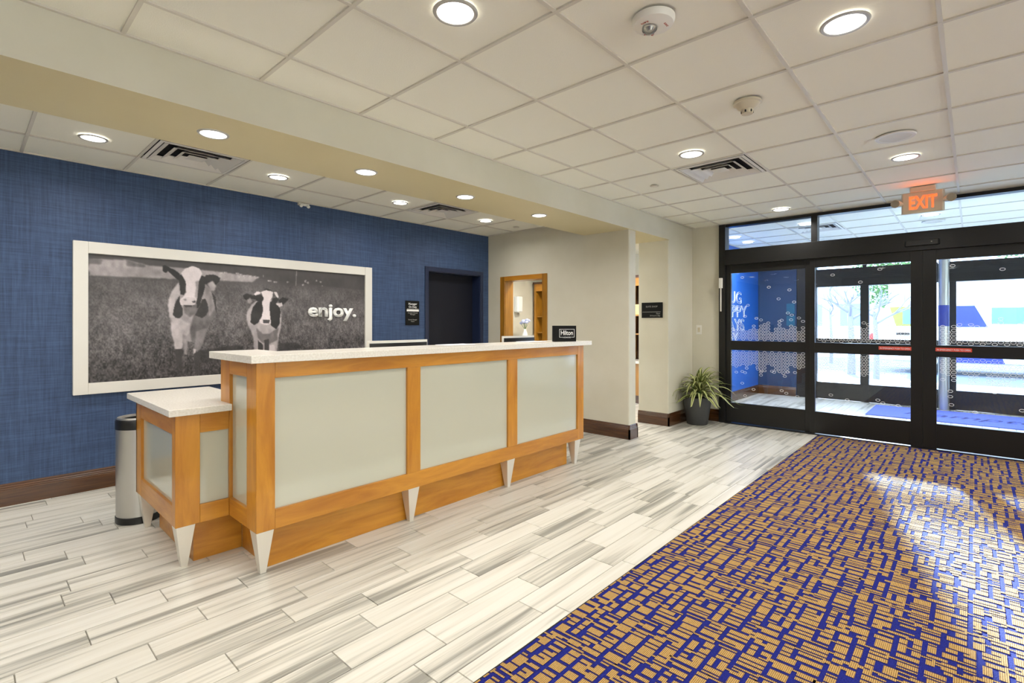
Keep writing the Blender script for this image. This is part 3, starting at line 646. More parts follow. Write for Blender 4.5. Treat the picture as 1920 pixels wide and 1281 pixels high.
def leaf_door(name, y0, y1, g0, g1, xf, label, loose_u, loose_l, seed, red=None):
    """y0>y1 outer frame, g0>g1 glass opening"""
    r = empty(name, (xf, (y0 + y1) / 2, 0), None, None); r['kind'] = 'structure'
    R = M['rail_black']; X1 = xf + 0.045
    box('stile', R, r, xf, X1, g0, y0, 0.012, 2.178, bevel=0.002)
    box('stile', R, r, xf, X1, y1, g1, 0.012, 2.178, bevel=0.002)
    box('bottom_rail', R, r, xf, X1, g1, g0, 0.02, 0.285, bevel=0.002)
    box('middle_rail', R, r, xf, X1, g1, g0, 1.010, 1.136, bevel=0.002)
    box('top_rail', R, r, xf, X1, g1, g0, 2.062, 2.178, bevel=0.002)
    a = box('glass_pane', M['glass'], r, xf + 0.018, xf + 0.024, g1, g0, 0.285, 1.010)
    b = box('glass_pane', M['glass'], r, xf + 0.018, xf + 0.024, g1, g0, 1.136, 2.062)
    ring_decals(g0, g1, 0.285, 1.010, xf + 0.016, 'top', seed, loose_l).build('dot_pattern', M['text_white'], a, props={'kind': 'stuff'})
    ring_decals(g0, g1, 1.136, 2.062, xf + 0.016, 'bottom', seed + 1, loose_u).build('dot_pattern', M['text_white'], b, props={'kind': 'stuff'})
    if red:
        l = box('push_label', M['red'], r, xf - 0.002, xf, red[1], red[0], 1.071, 1.110, props={'label': 'red emergency push label on the middle rail'})
        text('push_lettering', 'IN EMERGENCY PUSH TO OPEN', M['paper'], l, (xf - 0.003, (red[0] + red[1]) / 2, 1.080), (0, -1, 0), (0, 0, 1), height=0.026, width=(red[0] - red[1]) * 0.92, depth=0.0004)
    return r
LU = [(.16, .93), (.53, .77), (.80, .72), (.66, .60), (.86, .55), (.24, .52), (.20, .36), (.78, .40), (.83, .37), (.92, .33), (.36, .33), (.70, .30)]
LL = [(.16, .60), (.20, .58), (.16, .38), (.32, .28), (.70, .30), (.76, .26), (.90, .22), (.20, .15), (.38, .66), (.43, .63), (.60, .62), (.74, .56), (.78, .64)]
LU2 = [(.20, .89), (.70, .93), (.50, .78)]; LL2 = [(.18, .30), (.36, .24), (.68, .28), (.73, .24), (.88, .22)]
LU3 = [(.14, .92), (.55, .85), (.75, .60), (.86, .97)]; LL3 = [(.12, .50), (.13, .30), (.33, .22), (.70, .30), (.12, .42)]
leaf_door('door_3', 2.525, 1.500, 2.458, 1.556, XD - 0.01, '', LU, LL, 1)
leaf_door('door_4', 1.497, 0.408, 1.443, 0.512, XD - 0.04, '', LU2, LL2, 3, red=(0.80, 0.505))
leaf_door('door_5', 0.4075, -0.700, 0.291, -0.640, XD - 0.04, '', LU3, LL3, 5, red=(0.300, 0.008))
leaf_door('door_6', -0.703, -1.728, -0.757, -1.660, XD - 0.01, '', LU, LL, 8)
fr = empty('door_frame_1', (XD, 0.4, 0), None, None); fr['kind'] = 'structure'; fr.name = 'trim_1'
R = M['rail_black']
box('jamb_post', R, fr, XD - 0.045, XD + 0.11, 2.525, 2.610, 0, 2.739, bevel=0.003)
box('jamb_post', R, fr, XD - 0.045, XD + 0.11, -1.80, -1.728, 0, 2.739, bevel=0.003)
box('header_box', R, fr, XD - 0.07, XD + 0.11, -1.728, 2.525, 2.175, 2.382, bevel=0.004)
box('head_bar', R, fr, XD - 0.03, XD + 0.09, -1.728, 2.525, 2.702, 2.739)
for y in (1.452, -0.72): box('mullion', R, fr, XD - 0.03, XD + 0.09, y - 0.034, y + 0.034, 2.382, 2.702, bevel=0.002)
for a, b in ((2.525, 1.486), (1.418, -0.686), (-0.754, -1.728)):
    box('glass_pane', M['glass'], fr, XD + 0.02, XD + 0.026, b, a, 2.382, 2.702)
box('threshold', M['rail_black'], fr, XD - 0.065, XD + 0.10, -1.728, 2.525, 0.0, 0.011)
sn = tag(MB().prism([(XD - 0.105, 0.275), (XD - 0.105, 0.549), (XD - 0.070, 0.565), (XD - 0.070, 0.260)][::-1], 2.225, 2.285).build('motion_sensor', M['black'], None, bevel=0.004), 'black motion sensor bar on the door header above the sliding doors', 'sensor')
MB().lathe(XD - 0.107, 0.33, [(0.006, 2.252), (0.006, 2.262)], 12).build('sensor_eye', M['steel'], sn)
ct = tag(box('door_contact', M['white'], None, XD - 0.085, XD - 0.045, 2.555, 2.595, 1.86, 2.0, bevel=0.004), 'white door contact box on the black jamb beside the plant corner', 'sensor')
box('cable_cover', M['white'], ct, XD - 0.057, XD - 0.045, 2.572, 2.588, 1.54, 1.86)

# ================================================================ OUTER DOORS
XO = 10.65
ro = empty('door_7', (XO, 0.3, 0), None, None); ro['kind'] = 'structure'
box('jamb_post', R, ro, XO, XO + 0.10, 2.13, 2.455, 0, 2.74)
box('header_box', R, ro, XO - 0.02, XO + 0.12, -2.3, 2.13, 2.04, 2.36)
box('head_bar', R, ro, XO, XO + 0.10, -2.3, 2.13, 2.68, 2.74)
for y0, y1 in ((1.337, 1.460), (0.196, 0.40), (-1.0, -0.87), (-2.3, -2.1)):
    box('mullion', R, ro, XO, XO + 0.08, y0, y1, 0, 2.04)
    box('mullion', R, ro, XO, XO + 0.08, (y0 + y1) / 2 - 0.03, (y0 + y1) / 2 + 0.03, 2.36, 2.68)
for y0, y1 in ((1.460, 2.13), (0.40, 1.337), (-0.87, 0.196), (-2.1, -1.0)):
    box('bottom_rail', R, ro, XO + 0.01, XO + 0.07, y0, y1, 0, 0.305)
    box('middle_rail', R, ro, XO + 0.01, XO + 0.07, y0, y1, 1.01, 1.10)
    box('glass_pane', M['glass'], ro, XO + 0.03, XO + 0.036, y0, y1, 0.305, 1.01)
    box('glass_pane', M['glass'], ro, XO + 0.03, XO + 0.036, y0, y1, 1.10, 2.04)
    box('glass_pane', M['glass'], ro, XO + 0.03, XO + 0.036, y0, y1, 2.36, 2.68)

pole = empty('steel_column', (10.42, 0.34, 0), 'stainless steel column standing in the vestibule by the outer doors', 'column')
MB().lathe(10.42, 0.34, [(0.067, 0.0), (0.067, 2.74)], 28).build('shaft', M['steel'], pole, smooth=True)
MB().lathe(10.42, 0.34, [(0.0685, 1.33), (0.0685, 1.66)], 28, cap=False).build('band', M['bus_blue'], pole, smooth=True, props={'label': 'blue reflection painted around the column'})  # reflection in the steel, painted as a separate blue strip
MB().lathe(10.42, 0.34, [(0.09, 0.0), (0.09, 0.012), (0.07, 0.02)], 28).build('base_collar', M['steel'], pole, smooth=True)

mt = tag(mbox(9.2, 10.35, -1.45, 1.20, 0.0, 0.012).build('entrance_mat', M['mat_blue'], None, bevel=0.004), 'blue entrance mat with dark script lying in the vestibule', 'mat')
text('mat_script', 'Hampton', M['mat_dark'], mt, (9.62, -0.05, 0.0121), (0, -1, 0), (1, 0, 0), width=1.7, height=0.42, depth=0.0008, shear=0.35)

wl = tag(text('wall_lettering', 'HAPPY', M['text_white'], None, (9.92, 3.126, 1.49), (1, 0, 0), (0, 0, 1), width=1.5, height=0.30, align='RIGHT', outline=1.0), 'white outlined capital letters across the blue vestibule wall', 'lettering')
text('word', 'HUG', M['text_white'], wl, (9.66, 3.126, 1.735), (1, 0, 0), (0, 0, 1), width=0.9, height=0.30, align='RIGHT', outline=1.0)
text('word', 'DAYS', M['text_white'], wl, (9.80, 3.126, 1.245), (1, 0, 0), (0, 0, 1), width=1.2, height=0.30, align='RIGHT', outline=1.0)
text('word', 'JOY', M['text_white'], wl, (9.46, 3.126, 1.0), (1, 0, 0), (0, 0, 1), width=0.8, height=0.30, align='RIGHT', outline=1.0)
ns = tag(box('notice_panel', M['teal'], None, 10.60, 10.62, 2.48, 2.62, 1.56, 1.75), 'small teal notice panel on the vestibule end wall, upper one', 'sign')
ns = tag(box('notice_panel', M['teal'], None, 10.60, 10.62, 2.48, 2.62, 1.33, 1.52), 'small teal notice panel on the vestibule end wall, lower one', 'sign')

# ================================================================ RECEPTION DESK
MX, MY, MV = M['maple_x'], M['maple_y'], M['maple_v']
desk = empty('reception_desk', (1.072, 2.845, 0), 'long maple reception desk with grey glass panels and white quartz counter', 'desk')
DX0, DX1, DY = 1.072, 4.16, 2.845
ZB, ZT = 0.235, 1.158
box('corner_post', MV, desk, DX0, DX0 + 0.10, DY, DY + 0.138, ZB, ZT, bevel=0.003)
box('corner_post', MV, desk, DX1 - 0.10, DX1, DY, DY + 0.138, ZB, ZT, bevel=0.003)
box('side_post', MV, desk, DX0, DX0 + 0.06, 3.246, 3.395, ZB, ZT, bevel=0.003)
box('side_post', MV, desk, DX1 - 0.06, DX1, 3.246, 3.395, ZB, ZT, bevel=0.003)
for a, b in ((2.055, 2.166), (3.065, 3.180)): box('divider', MV, desk, a, b, DY + 0.001, DY + 0.05, ZB + 0.108, ZT - 0.088, bevel=0.002)
box('top_rail', MX, desk, DX0 + 0.10, DX1 - 0.10, DY + 0.0005, DY + 0.05, ZT - 0.088, ZT, bevel=0.002)
box('bottom_rail', MX, desk, DX0 + 0.10, DX1 - 0.10, DY + 0.0005, DY + 0.05, ZB, ZB + 0.108, bevel=0.002)
for xa, xb in ((DX0 + 0.0005, DX0 + 0.05), (DX1 - 0.05, DX1 - 0.0005)):
    box('top_rail', MY, desk, xa, xb, DY + 0.138, 3.246, ZT - 0.085, ZT, bevel=0.002)
    box('bottom_rail', MY, desk, xa, xb, DY + 0.138, 3.246, ZB, ZB + 0.105, bevel=0.002)
    s = 0.018 if xa < 2 else -0.018
    box('glass_panel', M['glass_panel'], desk, xa + s, xb + s if s > 0 else xb + s, DY + 0.13, 3.25, ZB + 0.10, ZT - 0.08)
for a, b in ((1.168, 2.06), (2.160, 3.07), (3.175, 4.065)):
    box('glass_panel', M['glass_panel'], desk, a, b, DY + 0.018, DY + 0.028, ZB + 0.10, ZT - 0.08)
box('back_panel', MX, desk, DX0 + 0.06, DX1 - 0.06, 3.02, 3.04, 0.235, ZT)
MB().prism([(1.03, 2.80), (4.24, 2.80), (4.24, 3.17), (1.32, 3.17), (1.32, 3.47), (1.03, 3.47)], ZT, 1.200).build('countertop', M['quartz'], desk, bevel=0.003, props={'label': 'white quartz countertop'})
MB().prism([(1.166, 2.932), (3.996, 2.932), (3.996, 3.35), (3.976, 3.35), (3.976, 2.952), (1.186, 2.952), (1.186, 3.314), (1.166, 3.314)], 0.0, ZB).build('kick_plate', MX, desk)
def tapered_leg(x0, y0, root, w_=0.093, sx=1, sy=1):
    x1, y1 = x0 + w_, y0 + w_; i = 0.031
    MB().frustum((x0 + i, x1 - i, y0 + i * 0.9, y1 - i), (x0, x1, y0 + 0.001, y1), 0.0, ZB).build('leg', M['alu'], root, bevel=0.001)
for x in (1.0725, 2.063, 3.055, 4.015): tapered_leg(x, DY, desk)
box('work_surface', M['quartz'], desk, 1.30, 4.10, 3.05, 3.78, 0.72, 0.76, bevel=0.002)
for x in (1.32, 2.55, 3.9): box('pedestal', MV, desk, x, x + 0.2, 3.06, 3.70, 0.0, 0.72)

low = empty('side_cabinet', (0.80, 3.25, 0), 'low maple end cabinet with white quartz top attached at the left of the desk', 'cabinet')
LX, LY, LT = 0.798, 3.25, 0.862
MB().prism([(0.757, 3.20), (1.071, 3.20), (1.071, 3.397), (1.256, 3.397), (1.256, 4.225), (0.757, 4.225)], LT, 0.900).build('countertop', M['quartz'], low, bevel=0.003, props={'label': 'white quartz top slab'})
box('corner_post', MV, low, LX, LX + 0.122, LY, LY + 0.066, ZB, LT, bevel=0.003)
box('rear_post', MV, low, LX, LX + 0.06, 4.035, 4.17, ZB, LT, bevel=0.003)
box('top_rail', MX, low, LX + 0.122, 1.0715, LY + 0.0005, LY + 0.05, 0.748, LT, bevel=0.002)
box('bottom_rail', MX, low, LX + 0.122, 1.0715, LY + 0.0005, LY + 0.05, ZB, 0.338, bevel=0.002)
box('glass_panel', M['glass_panel'], low, LX + 0.11, 1.0715, LY + 0.016, LY + 0.026, 0.33, 0.755)
box('top_rail', MY, low, LX + 0.0005, LX + 0.05, LY + 0.066, 4.035, 0.748, LT, bevel=0.002)
box('bottom_rail', MY, low, LX + 0.0005, LX + 0.05, LY + 0.066, 4.035, ZB, 0.348, bevel=0.002)
box('glass_panel', M['glass_panel'], low, LX + 0.016, LX + 0.026, LY + 0.06, 4.04, 0.34, 0.755)
box('end_panel', MX, low, LX, 1.21, 4.15, 4.17, ZB, LT)
box('inner_panel', MY, low, 1.19, 1.21, 3.40, 4.15, ZB, LT)
MB().prism([(0.904, 3.317), (1.165, 3.317), (1.165, 3.337), (0.924, 3.337), (0.924, 4.05), (0.904, 4.05)], 0.0, ZB).build('kick_plate', MX, low)
tapered_leg(LX + 0.005, LY, low); tapered_leg(LX + 0.005, 4.07, low)

# monitors, papers, counter sign
def monitor(x0, x1, yc, zt, label):
    w2 = (x1 - x0) / 2; cx = (x0 + x1) / 2
    r = empty('monitor', (cx, yc, 0.76), label, 'monitor', 'monitors behind the counter')
    n = 10; hb = 0.34
    def curved(wd, z0, z1, y0, y1, bow):
        mb = MB(); vs = []
        for i in range(n + 1):
            t = -1 + 2 * i / n; x = cx + t * wd; b = bow * (t * t)
            vs += [(x, y0 + b, z0), (x, y1 + b, z0), (x, y1 + b, z1), (x, y0 + b, z1)]
        fs = []
        for i in range(n):
            for k in range(4): fs.append((i * 4 + k, i * 4 + (k + 1) % 4, (i + 1) * 4 + (k + 1) % 4, (i + 1) * 4 + k))
        fs += [(0, 1, 2, 3), (n * 4 + 3, n * 4 + 2, n * 4 + 1, n * 4)]
        return mb.add(vs, fs)
    curved(w2, zt - hb, zt, yc + 0.012, yc + 0.030, 0.02).build('bezel', M['white'], r, props={'label': 'white outer rim'})
    curved(w2 - 0.012, zt - hb + 0.01, zt - 0.020, yc, yc + 0.013, 0.02).build('back_shell', M['black'], r)
    curved(w2 - 0.015, zt - hb + 0.015, zt - 0.015, yc + 0.030, yc + 0.032, 0.02).build('screen', M['soft_black'], r)
    MB().tube([(cx, yc - 0.01, zt - 0.22), (cx, yc - 0.03, 0.85), (cx, yc - 0.03, 0.77)], 0.018).build('stand_neck', M['black'], r, smooth=True)
    MB().lathe(cx, yc, [(0.11, 0.76), (0.11, 0.772), (0.03, 0.78)], 24, sx=1.1, sy=0.8).build('stand_base', M['black'], r, smooth=True)
monitor(2.112, 2.682, 3.40, 1.236, 'dark monitor with a white top edge behind the middle of the counter')
monitor(3.62, 4.10, 3.40, 1.246, 'dark monitor behind the right end of the counter, before the oak doorway')
ps = tag(mbox(2.55, 2.84, 3.00, 3.16, 1.2005, 1.203).build('paper_sheet', M['paper'], None), 'pale sheet of paper lying on the counter before the left monitor', 'paper')
ps2 = tag(mbox(3.50, 3.76, 3.00, 3.15, 1.2005, 1.203).build('paper_sheet', M['paper'], None), 'pale sheet of paper lying on the counter beside the black sign', 'paper')

sg = empty('counter_sign', (3.86, 2.84, 1.2), 'small black sign with a white logo standing on the right end of the counter', 'sign')
ex = Vector((0.858, -0.514, 0)); nn = Vector((-0.514, -0.858, 0)); O = Vector((3.752, 2.90, 1.2005)); W_, H_, D_ = 0.228, 0.150, 0.045
vs = []
for d in (0, D_):
    for (a, z) in ((0, 0), (W_, 0), (W_, H_), (0, H_)): p = O + ex * a - nn * d + Vector((0, 0, z)); vs.append(tuple(p))
MB().add(vs, [(0, 1, 2, 3), (7, 6, 5, 4), (0, 4, 5, 1), (1, 5, 6, 2), (2, 6, 7, 3), (3, 7, 4, 0)]).build('block', M['sign_black'], sg, bevel=0.002)
def on_sign(a, z): return O + ex * a + Vector((0, 0, z)) + nn * 0.0008
text('logo_lettering', 'Hilton', M['text_white'], sg, on_sign(0.131, 0.062), ex, (0, 0, 1), width=0.122, height=0.062, depth=0.0008, bold=0.012)
text('logo_lettering', 'HONORS', M['text_white'], sg, on_sign(0.131, 0.034), ex, (0, 0, 1), width=0.080, height=0.017, depth=0.0008)
mb = MB()
def bar(a0, a1, z0, z1):
    q = [on_sign(a0, z0), on_sign(a1, z0), on_sign(a1, z1), on_sign(a0, z1)]; mb.add([tuple(p) for p in q] + [tuple(p + nn * 0.0008) for p in q], [(0, 3, 2, 1), (4, 5, 6, 7), (0, 1, 5, 4), (1, 2, 6, 5), (2, 3, 7, 6), (3, 0, 4, 7)])
bar(0.055, 0.058, 0.040, 0.118); bar(0.205, 0.208, 0.040, 0.118); bar(0.055, 0.208, 0.115, 0.118); bar(0.055, 0.088, 0.040, 0.043); bar(0.175, 0.208, 0.040, 0.043)
mb.build('logo_border', M['text_white'], sg)

# trash can
tc = empty('trash_can', (0.845, 4.315, 0), 'round stainless steel trash can with black rim left of the side cabinet', 'trash can')
cx, cy = 0.845, 4.33
MB().lathe(cx, cy, [(0.130, 0.045), (0.130, 0.655)], 40, cap=False).build('body', M['steel'], tc, smooth=True)
MB().lathe(cx, cy, [(0.128, 0.0), (0.134, 0.004), (0.134, 0.045), (0.128, 0.05)], 40).build('base_ring', M['black'], tc, smooth=True, props={'label': 'black base ring'})
MB().lathe(cx, cy, [(0.134, 0.645), (0.134, 0.70), (0.128, 0.712), (0.10, 0.716), (0.092, 0.70), (0.092, 0.64)], 40, cap=False).build('rim', M['black'], tc, smooth=True, props={'label': 'black top rim'})
MB().lathe(cx, cy, [(0.126, 0.709), (0.122, 0.722), (0.098, 0.722), (0.094, 0.709)], 40, cap=False).build('lid_ring', M['steel'], tc, smooth=True)
MB().lathe(cx, cy, [(0.093, 0.660), (0.093, 0.664)], 32).build('flap', M['steel'], tc)
# ================================================================ COW PICTURE
def vnoise(h, w_, cell_y, cell_x, rng):
    gy, gx = int(h / cell_y) + 3, int(w_ / cell_x) + 3; g = rng.random((gy, gx))
    yy = np.arange(h) / cell_y; xx = np.arange(w_) / cell_x; y0 = yy.astype(int); x0 = xx.astype(int); fy = (yy - y0)[:, None]; fx = (xx - x0)[None, :]
    fy = fy * fy * (3 - 2 * fy); fx = fx * fx * (3 - 2 * fx)
    a = g[np.ix_(y0, x0)]; b = g[np.ix_(y0, x0 + 1)]; c = g[np.ix_(y0 + 1, x0)]; d = g[np.ix_(y0 + 1, x0 + 1)]
    return (a * (1 - fx) + b * fx) * (1 - fy) + (c * (1 - fx) + d * fx) * fy
def blur(a, n):
    for _ in range(n):
        p = np.pad(a, 1, mode='edge'); a = (p[:-2, 1:-1] + p[2:, 1:-1] + p[1:-1, :-2] + p[1:-1, 2:] + 2 * p[1:-1, 1:-1]) / 6
    return a
def paint_picture(x0, x1, z0, z1, NW, NH):
    rng = np.random.default_rng(5)
    X = np.linspace(x0, x1, NW)[None, :] * np.ones((NH, 1)); Z = np.linspace(z1, z0, NH)[:, None] * np.ones((1, NW))
    V = (z1 - Z) / (z1 - z0)
    n1 = vnoise(NH, NW, 3, 2, rng); n2 = vnoise(NH, NW, 9, 6, rng); n3 = vnoise(NH, NW, 28, 40, rng); n4 = vnoise(NH, NW, 2, 1.1, rng)
    base = np.interp(V[:, 0], [0, .12, .2, .4, .6, .8, 1], [66, 72, 88, 98, 92, 76, 66])[:, None] * np.ones((1, NW))
    amp = np.interp(V[:, 0], [0, .15, .2, 1], [0.05, 0.05, 0.35, 1.0])[:, None]
    img = base + ((n1 - .5) * 60 + (n2 - .5) * 48 + (n4 - .5) * 44) * amp + (n3 - .5) * 26
    sky = V < (0.145 + 0.02 * (X - x0) / (x1 - x0)); img = np.where(sky & (V < 0.05 + 0.12 * (X - x0) / (x1 - x0)), 70 + (n3 - .5) * 14 + (n2 - .5) * 6, img)
    for kind, g, pts in COW:
        P = np.array(pts); bx0, bz0 = P.min(0); bx1, bz1 = P.max(0)
        i0 = max(0, int((bx0 - x0) / (x1 - x0) * NW) - 4); i1 = min(NW, int((bx1 - x0) / (x1 - x0) * NW) + 5)
        j0 = max(0, int((z1 - bz1) / (z1 - z0) * NH) - 4); j1 = min(NH, int((z1 - bz0) / (z1 - z0) * NH) + 5)
        if i1 <= i0 or j1 <= j0: continue
        xs = X[j0:j1, i0:i1] + (n2[j0:j1, i0:i1] - .5) * (0.006 if kind == 'c' else 0.02 if kind != 's' else 0.0)
        zs = Z[j0:j1, i0:i1] + (n1[j0:j1, i0:i1] - .5) * 0.004
        ins = np.zeros(xs.shape, bool); k = len(P)
        for a in range(k):
            xa, za = P[a]; xb, zb = P[(a + 1) % k]
            if za == zb: continue
            c = ((za > zs) != (zb > zs)) & (xs < (xb - xa) * (zs - za) / (zb - za) + xa); ins ^= c
        al = blur(ins.astype(float), 4 if kind in 'gh' else 3 if (kind == 'c' and 90 <= g <= 188) else 1)
        if kind == 's': al *= 0.75
        if kind == 'h': al *= 0.75
        tone = g + (n3[j0:j1, i0:i1] - .5) * 26 + (n2[j0:j1, i0:i1] - .5) * (30 if 80 < g < 205 else 8) + (n4[j0:j1, i0:i1] - .5) * (10 if g > 80 else 6)
        img[j0:j1, i0:i1] = img[j0:j1, i0:i1] * (1 - al) + tone * al
    grass = np.clip((0.30 * 0 + (V - 0.82)) * 6, 0, 1) * (n4 > 0.42)        # blades over the hooves
    img = img * (1 - grass * 0.6) + (60 + (n1 - .5) * 60) * grass * 0.6
    img = np.clip(img, 20, 235) / 255.0
    rgb = np.stack([img * 1.0, img * 0.952, img * 0.965], -1)
    lin = np.where(rgb <= 0.04045, rgb / 12.92, ((rgb + 0.055) / 1.055) ** 2.4)
    return X, Z, lin
px0, px1, pz0, pz1 = 0.700, 3.235, 0.884, 1.945
YP = 5.335
pic = empty('wall_picture', (1.965, YB, 0.79), 'wide white framed black and white picture of two cows on the blue wall', 'picture')
NW, NH = 560, 236
X, Z, lin = paint_picture(px0, px1, pz0, pz1, NW, NH)
co = np.stack([X - 1.965, np.full_like(X, YP - YB), Z - 0.79], -1).reshape(-1, 3)
idx = np.arange(NW * NH).reshape(NH, NW); q = np.stack([idx[:-1, :-1], idx[1:, :-1], idx[1:, 1:], idx[:-1, 1:]], -1).reshape(-1, 4)
me = bpy.data.meshes.new('print'); me.vertices.add(len(co)); me.vertices.foreach_set('co', co.astype(np.float32).ravel())
me.loops.add(q.size); me.loops.foreach_set('vertex_index', q.astype(np.int32).ravel()); me.polygons.add(len(q)); me.polygons.foreach_set('loop_start', np.arange(0, q.size, 4, dtype=np.int32)); me.update(calc_edges=True); me.validate()
ca = me.color_attributes.new('print', 'FLOAT_COLOR', 'POINT'); ca.data.foreach_set('color', np.concatenate([lin.reshape(-1, 3), np.ones((NW * NH, 1))], 1).astype(np.float32).ravel())
pm = mat('printed_canvas', (0.2, 0.2, 0.2, 1), 0.5); at = pm.node_tree.nodes.new('ShaderNodeAttribute'); at.attribute_name = 'print'
pm.node_tree.links.new(at.outputs['Color'], pm.node_tree.nodes['Principled BSDF'].inputs['Base Color']); me.materials.append(pm)
o = bpy.data.objects.new('print', me); col.objects.link(o); o.parent = pic; o['label'] = 'black and white print of two cows in a meadow'
ox0, ox1, oz0, oz1 = 0.605, 3.327, 0.793, 2.040
F0, F1 = 5.315, YB
box('frame_side', M['trim_white'], pic, ox0, px0, F0, F1, oz0, oz1, bevel=0.003)
box('frame_side', M['trim_white'], pic, px1, ox1, F0, F1, oz0, oz1, bevel=0.003)
box('frame_side', M['trim_white'], pic, px0, px1, F0 + .0005, F1, pz1, oz1, bevel=0.003)
box('frame_side', M['trim_white'], pic, px0, px1, F0 + .0005, F1, oz0, pz0, bevel=0.003)
text('raised_lettering', 'enjoy.', M['text_white'], pic, (2.540, YP - 0.006, 1.452), (1, 0, 0), (0, 0, 1), width=0.575, height=0.20, depth=0.014, align='LEFT', bold=0.03)

# ================================================================ SIGNS, SWITCH
s = empty('manager_sign', (3.943, YB, 1.351), 'black name sign with white lettering on the blue wall beside the navy door', 'sign')
box('plate', M['sign_black'], s, 3.836, 4.049, YB - 0.012, YB, 1.351, 1.665, bevel=0.002)
yf = YB - 0.0125
text('lettering', 'Manager', M['text_white'], s, (3.943, yf, 1.612), (1, 0, 0), (0, 0, 1), width=0.135, height=0.040, depth=0.001, bold=0.01)
text('lettering', 'On Duty', M['text_white'], s, (3.943, yf, 1.574), (1, 0, 0), (0, 0, 1), width=0.125, height=0.040, depth=0.001, bold=0.01)
box('name_strip', M['text_white'], s, 3.850, 4.040, YB - 0.014, YB - 0.012, 1.528, 1.553, props={'label': 'white name strip'})
box('rule_line', M['text_grey'], s, 3.855, 4.035, YB - 0.0135, YB - 0.012, 1.560, 1.564)
text('lettering', 'Assistant General', M['text_grey'], s, (3.943, yf, 1.502), (1, 0, 0), (0, 0, 1), width=0.15, height=0.020, depth=0.001)
text('lettering', 'Manager', M['text_grey'], s, (3.943, yf, 1.482), (1, 0, 0), (0, 0, 1), width=0.08, height=0.020, depth=0.001)
text('lettering', 'General Manager', M['text_grey'], s, (3.943, yf, 1.415), (1, 0, 0), (0, 0, 1), width=0.14, height=0.020, depth=0.001)
text('lettering', 'Hotel', M['text_grey'], s, (3.943, yf, 1.392), (1, 0, 0), (0, 0, 1), width=0.05, height=0.020, depth=0.001)

s = empty('shop_sign', (6.37, 3.23, 1.449), 'black room sign with grey lettering on the corner pier by the shop opening', 'sign')
box('plate', M['sign_black'], s, 6.358, 6.37, 3.078, 3.385, 1.449, 1.658, bevel=0.002)
text('lettering', 'SUITE SHOP', M['text_grey'], s, (6.3575, 3.235, 1.592), (0, -1, 0), (0, 0, 1), width=0.17, height=0.030, depth=0.001)
box('rule_line', M['text_grey'], s, 6.3565, 6.358, 3.105, 3.372, 1.527, 1.531)
text('lettering', 'Open', M['text_grey'], s, (6.3575, 3.11, 1.498), (0, -1, 0), (0, 0, 1), height=0.026, depth=0.001, align='RIGHT')
text('lettering', '24 hours a day', M['text_grey'], s, (6.3575, 3.11, 1.470), (0, -1, 0), (0, 0, 1), width=0.15, height=0.026, depth=0.001, align='RIGHT')

s = empty('light_switch', (XD, 2.905, 1.22), 'ivory light switch on the wall above the potted plant', 'switch')
box('plate', M['white'], s, XD - 0.006, XD, 2.865, 2.945, 1.215, 1.350, bevel=0.003)
box('rocker', M['cream'], s, XD - 0.011, XD - 0.006, 2.888, 2.922, 1.250, 1.315, bevel=0.002)

# EXIT sign
s = empty('exit_sign', (6.5, 0.372, 2.74), 'lit orange exit sign with two emergency lamp heads on the ceiling', 'sign')
box('canopy', M['cream'], s, 6.46, 6.54, 0.27, 0.47, 2.692, 2.739, bevel=0.004)
MB().prism([(6.482, .218), (6.482, .529), (6.522, .545), (6.522, .202)][::-1], 2.482, 2.692).build('housing', M['cream'], s, bevel=0.006)
box('face_panel', M['cream'], s, 6.479, 6.482, 0.245, 0.50, 2.50, 2.675)
text('exit_lettering', 'EXIT', M['exit_lit'], s, (6.4785, 0.372, 2.525), (0, -1, 0), (0, 0, 1), width=0.218, height=0.178, depth=0.002, bold=0.03)
for y, k in ((0.575, 1), (0.165, -1)):
    a = MB().tube([(6.50, y - 0.05 * k, 2.585), (6.48, y, 2.60), (6.435, y + 0.012 * k, 2.59)], [0.016, 0.034, 0.040], 16).build('lamp_head', M['cream'], s, smooth=True)
    MB().tube([(6.437, y + 0.0115 * k, 2.5905), (6.425, y + 0.015 * k, 2.588)], [0.036, 0.033], 16).build('lens', M['lens'], a, smooth=True)
pl = bpy.data.lights.new('exit_glow', 'AREA'); pl.shape = 'RECTANGLE'; pl.size = 0.22; pl.size_y = 0.12; pl.energy = 0.9; pl.color = (1.0, 0.15, 0.03)
po = bpy.data.objects.new('exit_glow', pl); col.objects.link(po); po.parent = s; po.location = (-0.026, 0, -0.15); po.rotation_euler = Vector((-1, 0, 0.5)).to_track_quat('-Z', 'Y').to_euler()

# ================================================================ CEILING FIXTURES
def downlight(x, y, z, r, power, label, group, colr=WARM):
    d = empty('downlight', (x, y, z), label, 'ceiling light', group)
    MB().lathe(x, y, [(r * 0.86, z - 0.0015), (r * 0.90, z - 0.006), (r * 1.02, z - 0.006), (r * 1.08, z), ], 36, cap=False).build('trim_ring', M['trim_grey'], d, smooth=True)
    MB().lathe(x, y, [(r * 0.88, z - 0.003), (r * 0.88, z - 0.0015)], 36).build('diffuser', M['lamp'], d)
    area_light((x, y, z - 0.010), power, r * 0.8, d, colr)
G = 'round downlights in the lobby ceiling'
for x, y, t in ((1.47, 1.683, 'large round downlight nearest the beam at the top centre'), (2.723, 0.432, 'round downlight near the top right by the fire strobe'), (3.985, 1.68, 'round downlight beside the square air diffuser in the lobby ceiling'),
             (5.25, 0.41, 'round downlight before the round ceiling speaker near the exit sign'), (6.64, 1.70, 'farthest round downlight close to the black transom')):
    downlight(x, y, H, 0.092, P_LOBBY, t, G)
